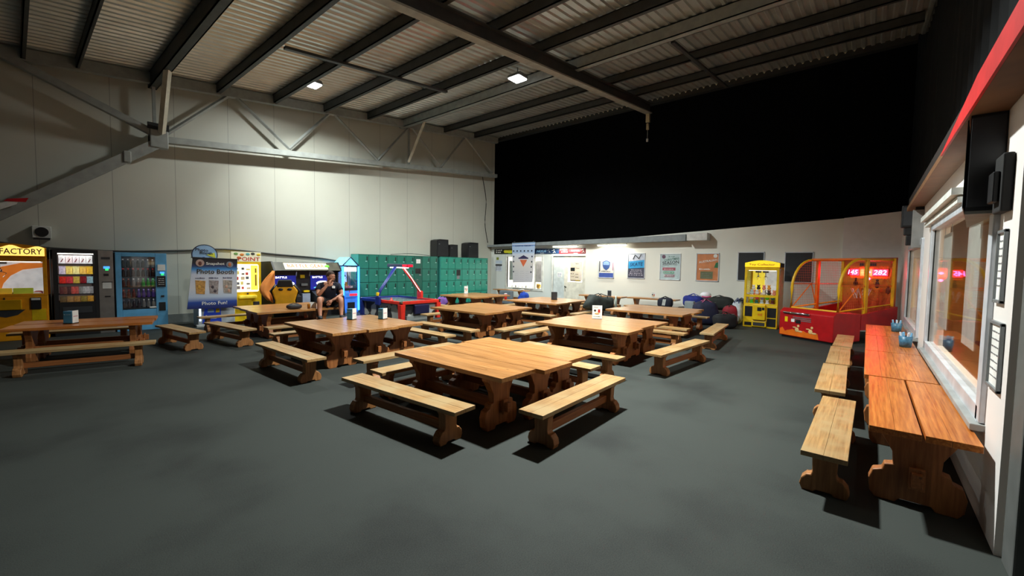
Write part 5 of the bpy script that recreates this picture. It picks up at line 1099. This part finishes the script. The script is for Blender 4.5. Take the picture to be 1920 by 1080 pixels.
bk = None
for k, (x, y, lb) in enumerate(((9.75, -.42, 'blue cutlery bucket on the right-hand table row, farther from the camera'), (7.86, -.44, 'blue cutlery bucket on the right-hand table row, nearer the camera'))):
    t = thing('cutlery_bucket', lb, 'bucket', (x, y, TZ_), 20*k, 'blue cutlery buckets')
    MB().lathe([(.062, 0), (.075, .15), (.07, .15), (.058, .01)], seg=16).build('pail', mat('bucket_blue', (60, 110, 140), .4, noise=.4, scale=30), t, smooth=True)
    for q in range(6): a = q*1.05; MB().tube([(.03*math.cos(a), .03*math.sin(a), .02), (.06*math.cos(a), .06*math.sin(a), .20)], .011, 6).build('sachet', mat('sachet_%d' % (q % 2), ((120, 180, 220), (220, 225, 235))[q % 2], .5), t)
# bag, cup and paper by the man
pb_ = MB().ell((0, 0, .05), (.16, .09, .055), 14, 8, .7).build('clutch_bag', mat('bag_dark', (40, 38, 42), .6), None, (3.98, 9.62, TZ_+.006), (0, 0, R(-10)), smooth=True); tag(pb_, 'dark soft bag lying on the table left of the man', 'bag')
MB().tube([(-.1, 0, .1), (0, .02, .125), (.1, 0, .1)], .01, 6).build('strap', m_black, pb_)
cp = thing('beer_glass', 'small amber glass on the table next to the man', 'glass', (4.27, 9.55, TZ_)); MB().lathe([(.028, 0), (.034, .10), (.03, .10), (.026, .01)], seg=14).build('tumbler', mat('amber', (160, 96, 20), .1), cp, smooth=True); MB().lathe([(.025, .012), (.028, .075)], seg=12).build('drink', mat('amber_drink', (170, 90, 20), .2), cp, smooth=True)
pp = MB().prism([(-.07, .0), (.07, .0), (.08, .13), (-.06, .14)], 'xz', 0, .006).build('folded_menu', m_paper, None, (4.38, 9.60, TZ_), (R(-12), 0, R(-20))); tag(pp, 'white folded menu standing beside the amber glass', 'menu')
fm = MB().ell((0, 0, .03), (.24, .1, .025), 12, 6).build('folded_jumper', mat('jumper_white', (206, 206, 206), .7), None, (13.8, 11.1, TZ_-.003), (0, 0, .4), smooth=True); tag(fm, 'pale folded clothes on the table under the office window', 'clothes')
# ================================================================== BAGS
def duffel(label, loc, rz, L_, W_, H_, col, strap=None, name='sports_bag', stripes=False, group=None, lump=.0, tilt=0):
    t = thing(name, label, 'bag', loc, rz, group)
    b = MB(); b.ell((0, 0, H_/2), (L_/2, W_/2, H_/2), 20, 12, .62)
    rnd = random.Random(int(L_*100)+col[0]); 
    for i, v in enumerate(b.v):
        k = 1+lump*math.sin(v[0]*9+col[1])*math.sin(v[2]*11+v[1]*7); b.v[i] = (v[0]*k, v[1]*k, max(0, v[2]*(1+lump*.8*math.sin(v[0]*6+col[2]))))
    b.build('body', mat('bag_%d_%d_%d' % col, col, .8, noise=.35, scale=7), t, smooth=True)
    sc = strap or (20, 20, 22); ms = mat('strap_%d_%d_%d' % sc, sc, .7)
    for s in (-1, 1): MB().tube([(-L_*.2, s*W_*.42, H_*.45), (-L_*.18, s*W_*.3, H_*.98), (0, s*W_*.1, H_*1.12), (L_*.18, s*W_*.3, H_*.98), (L_*.2, s*W_*.42, H_*.45)], .012, 6).build('handle', ms, t, smooth=True)
    MB().tube([(-L_*.4, 0, H_*.93), (L_*.4, 0, H_*.97)], .007, 5).build('zip', m_grey, t)
    if stripes:
        for k in range(3): MB().prism([(-.05+k*.035, H_*.25), (-.03+k*.035, H_*.25), (-.0+k*.035, H_*.85), (-.02+k*.035, H_*.85)], 'xz', -W_*.52, -W_*.40).build('white_stripe', m_paper, t)
    return t
S_ = BZ+.001
rk = thing('long_bench_seat', 'low dark bench along the back wall under the row of sports bags', 'bench', (14.1, 3.9, 0)); B(-.22, .22, -1.05, .75, .3, .345).build('seat', mat('dark_bench', (60, 50, 44), .6), rk)
for y in (-.9, 0, .6): B(-.18, .18, y-.04, y+.04, 0, .299).build('leg', MATS['dark_bench'], rk)
G_ = 'sports bags along the back wall'
duffel('navy bag with white stripes on the bench left of the bright blue bag', (13.3, 4.86, S_), -90, .48, .25, .32, (24, 26, 44), stripes=True, lump=.05)
duffel('bright blue bag humped over the low bench by the back wall', (14.1, 4.25, S_), -90, .62, .4, .40, (24, 40, 130), (30, 60, 160), lump=.06)
duffel('long black-green holdall, biggest on the low bench', (14.1, 3.48, S_), -90, .85, .42, .39, (30, 34, 32), lump=.06)
duffel('small black bag at the right end of the low bench', (14.1, 2.86, S_), -90, .30, .36, .35, (22, 22, 28), lump=.04)
bx = tag(B(-.1, .1, -.14, .14, 0, .2).build('plastic_tub', mat('tub_grey', (150, 160, 164), .3), None, (13.62, 4.2, .0), bevel=.02), 'pale plastic tub standing on the floor before the blue bag', 'tub'); bx.scale = (1, 1, 2.9)
duffel('large navy sports bag on the floor left of the red one', (12.75, 3.5, 0), -60, .7, .46, .66, (26, 30, 58), (200, 80, 130), lump=.06)
duffel('red and dark sports bag on the floor beside the yellow claw machine', (12.92, 2.9, 0), -60, .36, .4, .58, (130, 24, 38), lump=.05)
duffel('black wheeled bag lying before the red bag, nearest the open floor', (12.35, 2.88, 0), -50, .62, .36, .40, (20, 20, 24), lump=.05)
duffel('white-topped kit bag leaning behind the red bag', (13.62, 2.86, 0), -90, .3, .36, .68, (190, 196, 206), (30, 50, 110), lump=.05)
hm = thing('hockey_helmet', 'white and pink helmet sitting on top of the navy bag', 'helmet', (12.73, 3.5, .745), -60); MB().ell((0, 0, .1), (.15, .12, .1), 16, 10).build('shell', mat('helmet_white', (226, 226, 232), .3), hm, smooth=True); MB().tube([(-.12, -.08, .07), (0, -.13, .05), (.12, -.08, .07)], .014, 6).build('pink_trim', mat('pink_trim', (200, 40, 120), .4), hm, smooth=True)
# backpack heap on the bench before the back tables
duffel('large dark grey backpack heaped on the bench behind the menu card', (10.85, 5.85, S_), -18, 1.0, .42, .44, (50, 56, 54), (40, 44, 44), 'backpack', lump=.16)
bt_ = thing('water_bottle', 'pale water bottle sticking out beside the dark backpack', 'bottle', (11.42, 5.62, S_)); MB().lathe([(.04, 0), (.042, .3), (.025, .36), (.025, .42)], seg=12).build('flask', mat('flask_pale', (190, 200, 190), .3), bt_, smooth=True)
B(-.3, .3, -.11, .11, 0, .56).build('suitcase', mat('case_grey', (104, 112, 120), .5), None, (13.35, 11.55, .0), (0, 0, R(-80)), bevel=.05)
tag(SC.objects['suitcase'], 'grey suitcase standing under the table below the office window', 'suitcase')
duffel('bright blue crumpled bag on the floor right of the grey suitcase', (13.3, 10.6, 0), -80, .4, .34, .50, (26, 66, 170), (60, 110, 220), lump=.12)
duffel('purple bag under the cluster before the lockers', (9.95, 11.62, 0), -45, .42, .3, .44, (120, 80, 160), lump=.06)
cu = thing('takeaway_cup', 'red and white cup on the bench beyond the locker cluster', 'cup', (11.75, 10.2, S_)); MB().lathe([(.05, 0), (.06, .2)], seg=14).build('cup_body', mat('cup_red', (200, 40, 34), .5), cu, smooth=True); MB().lathe([(.062, .2), (.05, .23)], seg=14).build('lid', m_paper, cu, smooth=True)

# ================================================================== PERSON
def skin(name, verts, edges, radii, mt, parent, root=0, sub=2, smooth=True):
    me = bpy.data.meshes.new(name); me.from_pydata(verts, edges, []); o = bpy.data.objects.new(name, me); COL.objects.link(o)
    if parent: o.parent = parent
    me.materials.append(mt); sk = o.modifiers.new('skin', 'SKIN'); sk.use_smooth_shade = True
    sv = me.skin_vertices[0].data if me.skin_vertices else None
    if sv is None:
        bm = bmesh.new(); bm.from_mesh(me); bm.verts.layers.skin.verify(); bm.to_mesh(me); bm.free(); sv = me.skin_vertices[0].data
    for i, r in enumerate(radii):
        sv[i].radius = r if isinstance(r, tuple) else (r, r); sv[i].use_root = (i == root)
    ss = o.modifiers.new('sub', 'SUBSURF'); ss.levels = sub; ss.render_levels = sub
    return o
class Sk:
    def __init__(s): s.v = []; s.e = []; s.r = []
    def add(s, p, r, prev=None):
        s.v.append(p); s.r.append(r); i = len(s.v)-1
        if prev is not None: s.e.append((prev, i))
        return i
    def chain(s, prev, pts):
        for p, r in pts: prev = s.add(p, r, prev)
        return prev
m_skin = mat('skin', (196, 136, 108), .5, noise=.05); m_shirt = mat('tshirt_navy', (20, 24, 42), .8); m_shorts = mat('shorts_black', (22, 20, 24), .8); m_hair = mat('hair_brown', (66, 46, 34), .7, noise=.3, scale=40)
ps = thing('person', 'man in dark navy t-shirt and shorts sitting on the table end, hand at his chin', 'person', (4.80, 9.70, 0), -22)
K = Sk()
pel = K.add((0, 0, .70), (.15, .12)); sp1 = K.add((0, -.05, .82), (.145, .11), pel); sp2 = K.add((.0, -.12, .98), (.16, .115), sp1); che = K.add((0, -.17, 1.08), (.15, .10), sp2)
nk = K.add((.01, -.20, 1.16), (.062, .062), che); hd = K.add((.02, -.235, 1.235), (.07, .075), nk); K.add((.025, -.245, 1.31), (.065, .075), hd)
def hand(prev, wrist, palm, dirf, side, curl):
    w_ = K.add(wrist, (.026, .022), prev); p_ = K.add(palm, (.036, .02), w_)
    d = Vector(dirf).normalized(); u = Vector(side).normalized(); n = Vector(curl).normalized(); P = Vector(palm)
    for k, (off, ln) in enumerate(((-.03, .058), (-.01, .068), (.011, .064), (.031, .05))):
        a = P+u*off+d*.03; b_ = a+d*ln*.5+n*.008; c = b_+d*ln*.35+n*ln*.45
        i = K.add(tuple(a), (.0115, .0115), p_); i = K.add(tuple(b_), (.0098, .0098), i); K.add(tuple(c), (.008, .008), i)
    a = P-u*.035-d*.012; i = K.add(tuple(a), (.013, .013), p_); i = K.add(tuple(a-u*.022+d*.025+n*.012), (.011, .011), i); K.add(tuple(a-u*.02+d*.055+n*.02), (.009, .009), i)
# right arm (picture left): elbow on the knee, hand at the mouth
sR = K.add((-.19, -.15, 1.07), (.066, .066), che); eR = K.chain(sR, [((-.235, -.23, .95), (.056, .056)), ((-.235, -.33, .865), (.046, .046))]); fR = K.chain(eR, [((-.15, -.37, .98), (.043, .043))])
hand(fR, (-.045, -.375, 1.10), (-.01, -.37, 1.155), (.45, .2, .6), (.3, .9, -.3), (.6, .6, .0))
sL = K.add((.19, -.15, 1.07), (.066, .066), che); eL = K.chain(sL, [((.25, -.20, .95), (.056, .056)), ((.26, -.28, .86), (.046, .046))]); fL = K.chain(eL, [((.16, -.36, .80), (.042, .042))])
hand(fL, (.05, -.41, .755), (.0, -.43, .715), (-.5, -.2, -.9), (.8, -.3, -.4), (-.3, .5, -.2))
for s in (-1, 1):
    h_ = K.add((s*.11, -.04, .675), (.10, .095), pel)
    i = K.chain(h_, [((s*.17, -.25, .74), (.085, .085)), ((s*.215, -.46, .79), (.068, .068)), ((s*.22, -.51, .74), (.06, .06)), ((s*.225, -.50, .58), (.058, .062)), ((s*.22, -.56, .45), (.042, .042)), ((s*.22, -.60, .385), (.036, .036))])
    K.chain(i, [((s*.225, -.68, .37), (.036, .022))])
skin('body', K.v, K.e, K.r, m_skin, ps)
# clothes
K = Sk(); a = K.add((0, .0, .69), (.165, .115)); b_ = K.add((0, -.05, .82), (.165, .13), a); c = K.add((0, -.12, .98), (.18, .13), b_); d = K.add((0, -.165, 1.085), (.165, .108), c); K.add((.01, -.19, 1.135), (.085, .07), d)
for s in (-1, 1): i = K.add((s*.19, -.15, 1.07), (.082, .08), d); K.chain(i, [((s*.235, -.20, .985), (.078, .076)), ((s*.245, -.225, .955), (.074, .072))])
skin('tshirt', K.v, K.e, K.r, m_shirt, ps)
K = Sk(); a = K.add((0, .01, .69), (.165, .115))
for s in (-1, 1): i = K.add((s*.11, -.04, .685), (.118, .108), a); K.chain(i, [((s*.17, -.25, .74), (.105, .10)), ((s*.20, -.37, .775), (.098, .094))])
skin('shorts', K.v, K.e, K.r, m_shorts, ps)
# head, turned to the picture right
hdo = bpy.data.objects.new('head', None); hdo = None
b = MB(); b.ell((0, 0, 0), (.077, .098, .118), 24, 16)
for i, v in enumerate(b.v):
    x, y, z = v
    if z < -.02: k = 1-.30*min(1, (-.02-z)/.10); x *= k; y = y*k-(.012 if y < 0 else -.0)
    if y < 0 and z > .0: y *= .95
    b.v[i] = (x, y, z)
n0 = len(b.v); b.ell((0, -.100, -.018), (.013, .022, .026), 10, 8); b.ell((0, -.086, -.058), (.026, .014, .008), 10, 6)
b.ell((.078, .008, -.015), (.010, .020, .032), 8, 8); b.ell((-.078, .008, -.015), (.010, .020, .032), 8, 8); b.ell((0, -.084, .026), (.052, .014, .008), 12, 6)
hd_ = b.build('head', m_skin, ps, (.03, -.25, 1.285), (R(8), 0, R(42)), smooth=True)
for s in (-1, 1): MB().ell((s*.030, -.087, .006), (.011, .007, .006), 8, 6).build('eye', mat('eye_dark', (40, 34, 34), .3), hd_, smooth=True)
b = MB(); b.ell((0, .014, .026), (.084, .100, .108), 24, 14)
for i, v in enumerate(b.v):
    x, y, z = v
    if y < -.02 and z < .055: v = (x*.85, max(y, -.05), max(z, .055)); 
    if z < -.03: v = (v[0]*.8, min(v[1], .07)*.8, -.03)
    b.v[i] = v
b.build('hair', m_hair, hd_, smooth=True)
MB().ell((0, -.066, -.075), (.046, .03, .028), 14, 8).build('beard_stubble', mat('stubble', (104, 70, 54), .7), hd_, smooth=True)
for s in (-1, 1):
    b = MB(); b.ell((0, -.05, .045), (.048, .125, .042), 14, 8, .75); b.build('shoe', mat('shoe_dark', (40, 40, 46), .6), ps, (s*.222, -.63, .3465), smooth=True)
lgp = MB().prism([(-.03, 0), (.03, 0), (.035, .05), (0, .065), (-.035, .05)], 'xz', -.292, -.284); lgp.build('chest_print', m_paper, ps, (.085, .0, .985), (R(-6), 0, 0))
MB().tube([(.055+.028*math.cos(t_*PI/6), -.405+.028*math.sin(t_*PI/6), .758) for t_ in range(13)], .006, 5, caps=False).build('wristband', m_black, ps)
